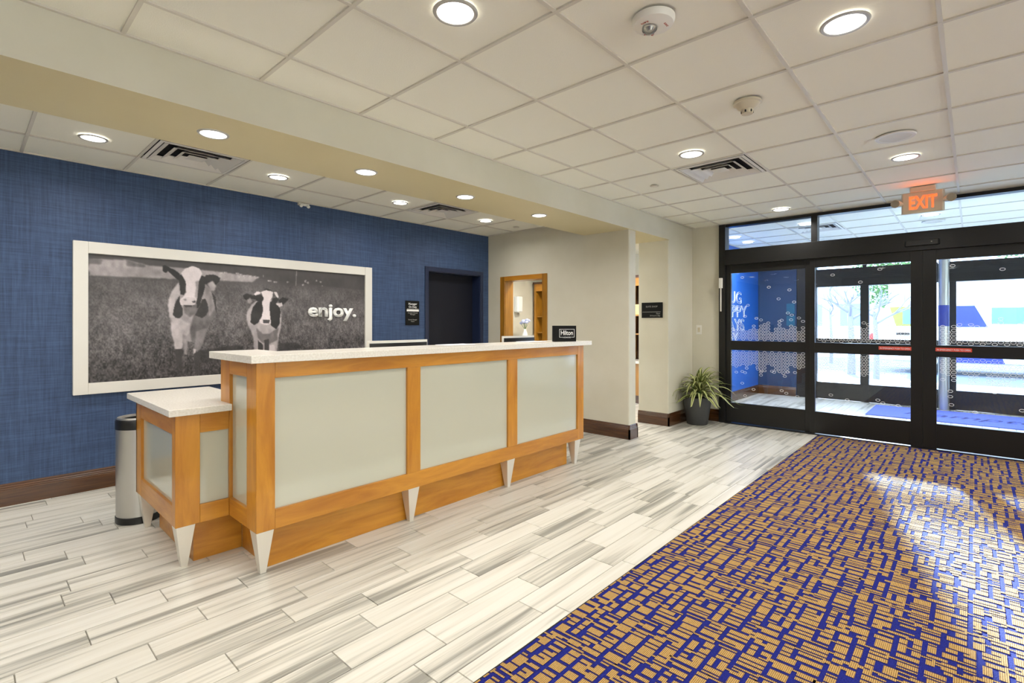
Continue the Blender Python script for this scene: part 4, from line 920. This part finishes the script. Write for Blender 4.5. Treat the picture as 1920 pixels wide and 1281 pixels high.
for x, y in ((0.2, 0.40), (-1.05, 1.66), (1.47, -0.85), (3.985, -0.85), (6.5, -0.85), (2.72, -2.1), (5.25, -2.1), (0.2, -2.1), (-2.3, 0.4), (-2.3, -2.1), (3.985, -3.6), (1.47, -3.6)):
    downlight(x, y, H, 0.092, P_LOBBY, 'round downlight in the lobby ceiling outside the picture, behind the viewer', G)
G = 'downlights in the beam soffit'
for x, t in ((1.003, 'leftmost downlight in the cream beam soffit over the desk'), (2.014, 'second downlight from the left in the beam soffit'), (2.998, 'third downlight from the left in the beam soffit'), (4.023, 'rightmost downlight in the beam soffit')):
    downlight(x, 3.30, 2.487, 0.078, P_SOFFIT, t, G)
for x in (0.0, -1.0, -2.0): downlight(x, 3.30, 2.487, 0.078, P_SOFFIT, 'beam soffit downlight outside the left edge of the picture', G)
G = 'downlights behind the beam'
for x, t in ((0.628, 'leftmost downlight in the ceiling behind the beam'), (1.909, 'downlight right of the left air diffuser behind the beam'), (3.204, 'downlight left of the right air diffuser behind the beam'), (4.501, 'rightmost downlight in the ceiling behind the beam')):
    downlight(x, 4.57, 2.675, 0.078, P_INNER, t, G)
for x in (-0.65, -1.95): downlight(x, 4.57, 2.675, 0.078, P_INNER, 'ceiling downlight behind the beam outside the left edge of the picture', G)
G = 'downlights in the vestibule'
for x, y, t in ((8.24, 0.394, 'vestibule downlight seen below the exit sign'), (7.86, 1.70, 'vestibule downlight seen at the transom mullion'), (8.305, 2.80, 'nearer of two vestibule downlights by the blue wall'), (8.955, 2.80, 'farther of two vestibule downlights by the blue wall')):
    downlight(x, y, H, 0.092, P_VEST, t, G)
for x, y in ((6.0, 4.6), (7.2, 5.4), (6.9, 4.0)):
    downlight(x, y, 2.62, 0.085, 26, 'downlight in the shop room ceiling out of sight', 'shop room downlights')

def diffuser(x, y, z, sx, sy, label):
    d = empty('air_diffuser', (x, y, z), label, 'air vent', 'square ceiling air diffusers')
    MB().box(x - sx, x + sx, y - sy, y + sy, z + 0.035, z + 0.045).build('backing', M['soft_black'], d)
    def sq(a0, a1, z0, z1, t=0.003):
        # sloped square louvre: outer half size a0 at z0 to inner half size a1 at z1
        vs = []
        for zz, a in ((z0, a0), (z1, a1), (z1 + t, a1), (z0 + t, a0)):
            ax_, ay_ = a * sx, a * sy
            vs += [(x - ax_, y - ay_, zz), (x + ax_, y - ay_, zz), (x + ax_, y + ay_, zz), (x - ax_, y + ay_, zz)]
        fs = []
        for k in range(4):
            for i in range(4): fs.append((k * 4 + i, k * 4 + (i + 1) % 4, ((k + 1) % 4) * 4 + (i + 1) % 4, ((k + 1) % 4) * 4 + i))
        return MB().add(vs, fs)
    sq(0.98, 0.90, z - 0.002, z - 0.004).build('outer_frame', M['trim_white'], d)
    for a0, a1 in ((0.88, 0.72), (0.64, 0.48), (0.41, 0.27)):
        sq(a0, a1, z - 0.006, z + 0.022).build('louvre', M['trim_white'], d)
    MB().box(x - 0.2 * sx, x + 0.2 * sx, y - 0.2 * sy, y + 0.2 * sy, z - 0.002, z + 0.002).build('centre_plate', M['trim_white'], d)
diffuser(4.5795, 1.6675, H, 0.300, 0.299, 'square air diffuser in the lobby ceiling tiles')
diffuser(1.255, 4.54, 2.675, 0.303, 0.288, 'square air diffuser behind the beam above the cow picture')
diffuser(3.775, 4.54, 2.675, 0.303, 0.288, 'square air diffuser behind the beam nearer the navy door')
diffuser(8.33, 1.667, H, 0.300, 0.299, 'square air diffuser added in the vestibule to stand for a transom reflection')  # mirror image of a diffuser in the transom, built as an added vent

s = empty('fire_strobe', (2.10, 1.06, H), 'round white fire strobe horn with red lettering on the ceiling', 'fire alarm')
x, y = 2.10, 1.06
MB().lathe(x, y, [(0.094, H), (0.094, H - 0.012), (0.086, H - 0.028), (0.045, H - 0.040), (0.0, H - 0.041)], 40, cap=False).build('housing', M['white'], s, smooth=True)
MB().lathe(x - 0.012, y + 0.012, [(0.034, H - 0.040), (0.032, H - 0.052), (0.020, H - 0.064), (0.0, H - 0.068)], 24, cap=False).build('strobe_lens', M['lens'], s, smooth=True)
MB().lathe(x - 0.012, y + 0.012, [(0.018, H - 0.040), (0.010, H - 0.055), (0.0, H - 0.056)], 16, cap=False).build('reflector', M['steel'], s, smooth=True)
exs = Vector((0.74, -0.67, 0)); eys = Vector((0.67, 0.74, 0))
text('fire_lettering', 'FIRE', M['text_red'], s, Vector((x, y, H - 0.0395)) + eys * 0.048, exs, -eys * -1, height=0.019, width=0.044, depth=-0.0008, bold=0.01)
for k, (a, b) in enumerate(((-0.055, -0.035), (0.052, -0.03))):
    text('fire_lettering', 'FIRE', M['text_red'], s, Vector((x, y, H - 0.0385)) + exs * a + eys * b, (exs * 0.7 + eys * (0.7 if k else -0.7)), (eys * 0.7 - exs * (0.7 if k else -0.7)), height=0.013, width=0.034, depth=-0.0008)
s = empty('smoke_detector', (3.28, 1.03, H), 'cream cone shaped smoke detector on the lobby ceiling', 'smoke detector')
MB().lathe(3.28, 1.03, [(0.080, H), (0.080, H - 0.012), (0.070, H - 0.016)], 36, cap=False).build('base_ring', M['cream'], s, smooth=True)
MB().lathe(3.28, 1.03, [(0.072, H - 0.014), (0.054, H - 0.038), (0.036, H - 0.048), (0.032, H - 0.074), (0.0, H - 0.078)], 36, cap=False).build('sensor_head', M['cream'], s, smooth=True)
for k in range(6):
    a = k * PI / 3; MB().lathe(3.28 + 0.031 * math.cos(a), 1.03 + 0.031 * math.sin(a), [(0.006, H - 0.070), (0.006, H - 0.056)], 8).build('vent_slot', M['black'], s)
for (x, y, t) in ((4.62, 0.42, 'round flush ceiling speaker before the exit sign'), (8.78, 0.392, 'round ceiling speaker in the vestibule seen through the transom')):
    s = empty('ceiling_speaker', (x, y, H), t, 'speaker', 'round ceiling speakers')
    MB().lathe(x, y, [(0.098, H - 0.008), (0.118, H - 0.008), (0.124, H)], 40, cap=False).build('rim', M['trim_white'], s, smooth=True)
    MB().lathe(x, y, [(0.099, H - 0.005), (0.099, H - 0.003)], 40).build('grille', M['tee'], s)
for (x, y, z, t) in ((4.66, 2.34, H, 'small flush sprinkler in the lobby ceiling near the beam'), (5.066, 4.556, 2.675, 'small flush sprinkler in the ceiling behind the beam by the side wall'), (3.6, 2.0, H, '')):
    if not t: continue
    s = empty('sprinkler', (x, y, z), t, 'sprinkler', 'flush ceiling sprinklers')
    MB().lathe(x, y, [(0.030, z - 0.004), (0.040, z - 0.004), (0.042, z)], 24, cap=False).build('escutcheon', M['tee'], s, smooth=True)
    MB().lathe(x, y, [(0.030, z - 0.008), (0.030, z - 0.002)], 24).build('cover_plate', M['alu'], s)
s = empty('wall_camera', (2.5, YB, 2.66), 'small white security camera high on the blue wall at the ceiling', 'camera')
box('bracket', M['white'], s, 2.44, 2.56, YB - 0.03, YB, 2.645, 2.668, bevel=0.003)
for xx in (2.46, 2.54): MB().tube([(xx, YB - 0.03, 2.645), (xx, YB - 0.055, 2.632)], [0.016, 0.016], 12).build('lens_barrel', M['white'], s, smooth=True)

# ================================================================ POTTED PLANT
px, py = 6.80, 2.785
pt = empty('potted_plant', (px, py, 0), 'green and cream striped leafy plant in a charcoal pot in the corner', 'plant')
MB().lathe(px, py, [(0.130, 0.0), (0.134, 0.004), (0.190, 0.362), (0.190, 0.370), (0.176, 0.370), (0.172, 0.33)], 44, cap=False).build('pot', M['pot'], pt, smooth=True)
MB().lathe(px, py, [(0.172, 0.325), (0.05, 0.338), (0, 0.34)], 28, cap=False).build('soil', M['soil'], pt)
for k in range(3):
    a = k * 2.1; MB().tube([(px + 0.05 * math.cos(a), py + 0.05 * math.sin(a), 0.33), (px + 0.06 * math.cos(a), py + 0.06 * math.sin(a), 0.52)], 0.012).build('stem', M['leafgreen'], pt, smooth=True)
m1 = mat('leaf_green', srgb(88, 104, 46), 0.4, noise=((30, 30, 30), 0.2, srgb(118, 130, 64))); m2 = mat('leaf_cream', srgb(206, 204, 152), 0.4, noise=((30, 30, 30), 0.2, srgb(180, 186, 118)))
rl = random.Random(11)
def leaf(cx, cy, z0, az, L, lift, droop, wd, light):
    n = 9; vs = []; dx, dy = math.cos(az), math.sin(az); sxv, syv = -dy, dx
    for i in range(n + 1):
        t = i / n; rr_ = L * (t * math.cos(lift) + 0.18 * t * t); zz = z0 + L * (math.sin(lift) * t - droop * t * t * t)
        wv = wd * (0.35 + 0.65 * math.sin(PI * min(1, t * 0.9 + 0.1))) * (1 - t ** 5)
        x_, y_ = cx + dx * rr_, cy + dy * rr_
        for k, u in enumerate((-1, -0.42, 0, 0.42, 1)):
            X_ = min(x_ + sxv * wv * u, XD - 0.012 if y_ > 2.6 else XD - 0.06); Y_ = min(y_ + syv * wv * u, 2.994 - 0.002 * k)
            vs.append((X_, Y_, max(0.30, zz + abs(u) * wv * 0.35)))
    mb = MB()
    for i in range(n):
        for k in range(4):
            mb.add([vs[i * 5 + k], vs[i * 5 + k + 1], vs[(i + 1) * 5 + k + 1], vs[(i + 1) * 5 + k]], [(0, 1, 2, 3)], (0 if k in (1, 2) else 1) if not light else (1 if k in (1, 2) else 0))
    bmm = bmesh.new(); me = bpy.data.meshes.new('leaf'); me.from_pydata([(a - px, b - py, c) for a, b, c in mb.v], [], mb.f); me.materials.append(m1); me.materials.append(m2); me.polygons.foreach_set('material_index', mb.mi)
    bmm.from_mesh(me); bmesh.ops.remove_doubles(bmm, verts=bmm.verts, dist=1e-5); bmm.to_mesh(me); bmm.free(); me.polygons.foreach_set('use_smooth', [True] * len(me.polygons))
    o = bpy.data.objects.new('leaf', me); col.objects.link(o); o.parent = pt
for k in range(84):
    a = k * 2.39996 + rl.uniform(-.2, .2); lay = k / 84.0
    wall = max(0, math.sin(a)) ; L = (0.34 + 0.20 * rl.random()) * (1 - 0.35 * wall)
    leaf(px + 0.07 * math.cos(a * 1.7) * rl.random(), py + 0.05 * math.sin(a * 1.7) * rl.random() - 0.02, 0.36 + 0.16 * lay, a, L, 0.35 + 0.85 * lay + rl.uniform(-.2, .2), rl.uniform(0.40, 0.85) * (1.15 - 0.35 * lay), rl.uniform(0.021, 0.030), rl.random() < 0.45)

# ================================================================ BACK ROOM
sh = empty('shop_shelving', (7.98, 5.0, 0), 'golden oak shelving unit with counter seen through the side openings', 'shelf unit')
for y in (3.50, 4.45, 5.45, 6.48): box('upright', M['oak'], sh, 7.80, 8.19, y, y + 0.05, 0.75, 2.16)
box('header_board', MY, sh, 7.80, 7.83, 3.55, 6.48, 2.02, 2.16)
box('crown', M['walnut_y'], sh, 7.78, 8.19, 3.48, 6.55, 2.16, 2.20)
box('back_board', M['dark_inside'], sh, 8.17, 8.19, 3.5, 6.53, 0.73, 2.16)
for z in (1.20, 1.52): box('shelf_board', M['oak'], sh, 7.83, 8.17, 3.50, 6.53, z - 0.02, z)
box('counter', M['quartz'], sh, 7.74, 8.19, 3.48, 6.56, 0.69, 0.735)
box('toe_kick', M['walnut_y'], sh, 7.84, 8.18, 3.5, 6.5, 0.0, 0.14)
for k in range(5):
    d = box('cabinet_door', M['oak'], sh, 7.79, 7.81, 3.50 + 0.6 * k, 4.09 + 0.6 * k, 0.14, 0.685, bevel=0.003)
box('carcass', M['oak'], sh, 7.81, 8.18, 3.5, 6.5, 0.14, 0.69)
def bottle(x, y, z, m_, label):
    b = empty('bottle', (x, y, z), label, 'bottle', 'goods on the shop shelves')
    MB().lathe(x, y, [(0.03, z), (0.034, z + 0.01), (0.034, z + 0.12), (0.014, z + 0.16), (0.014, z + 0.18)], 16).build('glass_body', m_, b, smooth=True)
    MB().lathe(x, y, [(0.016, z + 0.178), (0.016, z + 0.20)], 12).build('cap', M['black'], b)
bottle(7.95, 6.25, 1.52, M['white'], 'white bottle on the upper oak shelf through the doorway')
bottle(7.95, 6.28, 1.20, M['paper'], 'pale bottle on the lower oak shelf through the doorway')
bg_ = tag(MB().frustum((7.86, 8.0, 4.16, 4.36), (7.84, 8.02, 4.14, 4.38), 1.52, 1.70).build('snack_box', mat('snack_yellow', srgb(240, 215, 140), 0.5), None, bevel=0.01), 'pale yellow snack box on the shelf seen in the narrow gap', 'box')
dp = empty('towel_dispenser', (7.37, 6.6, 1.6), 'white dispenser box on the cream wall seen through the oak doorway', 'dispenser')
box('housing', M['white'], dp, 7.27, 7.42, 6.50, 6.60, 1.60, 1.90, bevel=0.015)
box('outlet', M['tee'], dp, 7.29, 7.40, 6.505, 6.55, 1.585, 1.60)
cr = empty('console_table', (7.4, 6.3, 0), 'cream topped side table in the back room under the flowers', 'table')
box('table_top', M['cream'], cr, 7.05, 7.70, 6.15, 6.58, 1.00, 1.03, bevel=0.004)
for xx in (7.08, 7.64):
    for yy in (6.18, 6.52): box('leg', M['cream'], cr, xx, xx + 0.03, yy, yy + 0.03, 0, 1.0)
fl = empty('flower_vase', (7.28, 6.32, 1.03), 'pale blue and white flowers in a vase in the back room', 'flowers')
MB().lathe(7.28, 6.32, [(0.04, 1.03), (0.06, 1.08), (0.05, 1.18), (0.025, 1.24), (0.03, 1.27)], 20).build('vase', M['white'], fl, smooth=True)
pfm = mat('pale_petals', srgb(190, 195, 225), 0.6)
for k in range(9):
    a = k * 2.4; r_ = 0.10 * math.sqrt(k / 9); x, y, z = 7.28 + r_ * math.cos(a), 6.32 + r_ * math.sin(a), 1.42 - 0.5 * r_ + 0.02 * (k % 3)
    bl = MB().lathe(x, y, [(0.0, z - 0.03), (0.032, z - 0.01), (0.036, z + 0.008), (0.018, z + 0.028), (0.0, z + 0.03)], 9, cap=False).build('blossom', pfm, fl)
    MB().tube([(7.28, 6.32, 1.25), (x, y, z - 0.02)], 0.003, 5).build('flower_stem', M['leafgreen'], bl)

# ================================================================ OUTSIDE
structure('ground', mbox(10.75, 90, -40, 45, -0.12, -0.02), M['pavement'])
rd = structure('road', mbox(14.5, 24, -40, 45, -0.02, -0.012), M['road'])
structure('kerb', mbox(24, 24.3, -40, 45, -0.02, 0.13), M['pavement'])
structure('kerb', mbox(14.3, 14.5, -40, 45, -0.02, 0.06), M['pavement'])
bs = empty('shuttle_bus', (18.9, -1.6, -0.012), 'white shuttle bus with green and blue side graphics parked outside', 'bus')
bx0, bx1, by0, by1 = 17.8, 20.0, -5.2, 1.80
MB().prism([(bx0, by0 + 0.2), (bx0 + 0.2, by0), (bx1 - 0.2, by0), (bx1, by0 + 0.2), (bx1, by1 - 0.2), (bx1 - 0.2, by1), (bx0 + 0.2, by1), (bx0, by1 - 0.2)], 0.32, 2.75).build('body', M['bus_white'], bs, bevel=0.06)
def slant(name, m_, ya_t, yb_t, ya_b, yb_b, z0, z1, d=0.006):
    vs = [(bx0 - d, ya_b, z0), (bx0 - d, yb_b, z0), (bx0 - d, yb_t, z1), (bx0 - d, ya_t, z1), (bx0, ya_b, z0), (bx0, yb_b, z0), (bx0, yb_t, z1), (bx0, ya_t, z1)]
    return MB().add(vs, [(0, 1, 2, 3), (7, 6, 5, 4), (0, 4, 5, 1), (1, 5, 6, 2), (2, 6, 7, 3), (3, 7, 4, 0)]).build(name, m_, bs)
slant('green_stripe', M['bus_green'], 1.75, 0.95, 1.60, 0.75, 1.30, 1.84)['label'] = 'green slanted graphic'
slant('blue_stripe', M['bus_blue'], 0.62, -0.03, 0.70, -0.28, 1.28, 1.84)['label'] = 'blue slanted graphic'
slant('blue_stripe', M['bus_blue'], 0.62, -0.50, 0.62, -0.60, 0.34, 0.62)
bus_glass = mat('bus_window', srgb(120, 150, 190), 0.1, coat=0.5)
for ya, yb in ((1.45, 0.85), (-0.35, -1.15), (-1.45, -2.25), (-2.5, -3.3), (-3.6, -4.6)):
    MB().box(bx0 - 0.012, bx0, yb, ya, 1.36, 1.78).build('side_window', bus_glass, bs, bevel=0.01)
text('side_lettering', 'SHUTTLE', M['text_grey'], bs, (bx0 - 0.012, -0.35, 1.86), (0, -1, 0), (0, 0, 1), width=1.3, height=0.14, depth=0.002)
for y in (0.9, -4.0):
    wh = MB().tube([(bx0 - 0.01, y, 0.36), (bx0 + 0.28, y, 0.36)], 0.37, 24).build('wheel', M['tyre'], bs)
    MB().tube([(bx0 - 0.02, y, 0.36), (bx0 + 0.0, y, 0.36)], 0.20, 16).build('hub_cap', M['alu'], wh)
MB().box(bx0 - 0.01, bx0, 1.3, 1.6, 1.05, 1.12).build('side_marker', M['black'], bs)
def bare_tree(x, y, h, seed, label, r0=0.10):
    rt = random.Random(seed); t = empty('bare_tree', (x, y, -0.02), label, 'tree', 'bare trees outside')
    top = Vector((x + 0.1, y + 0.05, h * 0.42)); MB().tube([(x, y, -0.02), (x + 0.03, y, h * 0.2), top], [r0, r0 * 0.8, r0 * 0.65], 10).build('trunk', M['glare_bark'], t, smooth=True)
    def br(p, d, L, r, dep, mb):
        q = p + d * L; mid = p + d * L * 0.5 + Vector((rt.uniform(-1, 1), rt.uniform(-1, 1), 0.3)) * L * 0.06; mb.tube([p, mid, q], [r, r * 0.8, r * 0.6], 6)
        if dep:
            for _ in range(3): br(p.lerp(q, rt.uniform(.5, 1)), (d + Vector((rt.uniform(-1, 1), rt.uniform(-1, 1), rt.uniform(-.2, .7))) * 0.7).normalized(), L * rt.uniform(.5, .75), r * 0.55, dep - 1, mb)
    for k in range(4):
        a = k * 1.6 + rt.random(); mb = MB(); br(top - Vector((0, 0, 0.1 * k)), Vector((math.cos(a) * .8, math.sin(a) * .8, rt.uniform(.4, 1.0))).normalized(), h * 0.17, r0 * 0.42, 2, mb); mb.build('branch', M['glare_bark'], t)
bare_tree(16.4, 2.45, 4.2, 2, 'bare tree with forking branches outside the left outer door pane')
bare_tree(14.9, 1.72, 3.9, 9, 'bare tree outside just right of the outer door mullion', 0.07)
bare_tree(20.5, 3.65, 4.5, 4, 'thin bare sapling farthest left outside the glass doors', 0.06)
def leafy(x, y, h, seed, label):
    rt = random.Random(seed); t = empty('leafy_tree', (x, y, -0.02), label, 'tree', 'leafy trees outside')
    MB().tube([(x, y, -0.02), (x, y + .1, h * 0.6)], [0.22, 0.12], 10).build('trunk', M['glare_bark'], t, smooth=True); mb = MB()
    for _ in range(2600):
        u, v_, w_ = rt.gauss(0, 1), rt.gauss(0, 1), rt.gauss(0, 1); n_ = math.sqrt(u * u + v_ * v_ + w_ * w_) or 1; rr_ = rt.random() ** 0.4
        c = Vector((x + u / n_ * rr_ * h * .32, y + v_ / n_ * rr_ * h * .32, h * 0.68 + w_ / n_ * rr_ * h * .32)); a = Vector((rt.gauss(0, 1), rt.gauss(0, 1), rt.gauss(0, 1))).normalized() * 0.10; b = a.cross(Vector((rt.gauss(0, 1), rt.gauss(0, 1), rt.gauss(0, 1)))).normalized() * 0.07
        mb.add([c - a, c - b, c + a, c + b], [(0, 1, 2, 3)])
    mb.build('foliage', M['leafgreen'], t, props={'kind': 'stuff'})
leafy(34.0, 3.2, 6.0, 5, 'leafy green tree standing behind the shuttle bus')
leafy(33.0, -3.2, 7.5, 6, 'leafy green tree far right beyond the shuttle bus')
hy = empty('fire_hydrant', (25.0, 3.02, 0.0), 'red fire hydrant outside left of the shuttle bus', 'hydrant')
hx, hyy = 25.0, 3.02
MB().lathe(hx, hyy, [(0.20, 0.0), (0.20, 0.06), (0.13, 0.08), (0.13, 0.75), (0.17, 0.78), (0.16, 0.86), (0.05, 0.98), (0.0, 1.0)], 20, cap=False).build('barrel', M['hydrant'], hy, smooth=True)
MB().tube([(hx, hyy - 0.24, 0.62), (hx, hyy + 0.24, 0.62)], 0.075, 12).build('side_nozzle', M['hydrant'], hy, smooth=True)
bd = empty('roadside_building', (48, 14, 0), 'pale low building across the road outside', 'building')
box('wall_block', mat('pale_render', srgb(225, 225, 228), 0.8), bd, 46, 54, 4.5, 26, -0.02, 5.2)
box('roof', M['pavement'], bd, 45.7, 54.3, 4.2, 26.3, 5.2, 5.5)
for k in range(7): box('window', bus_glass, bd, 45.96, 46.0, 6 + 2.8 * k, 7.6 + 2.8 * k, 1.2, 2.9)
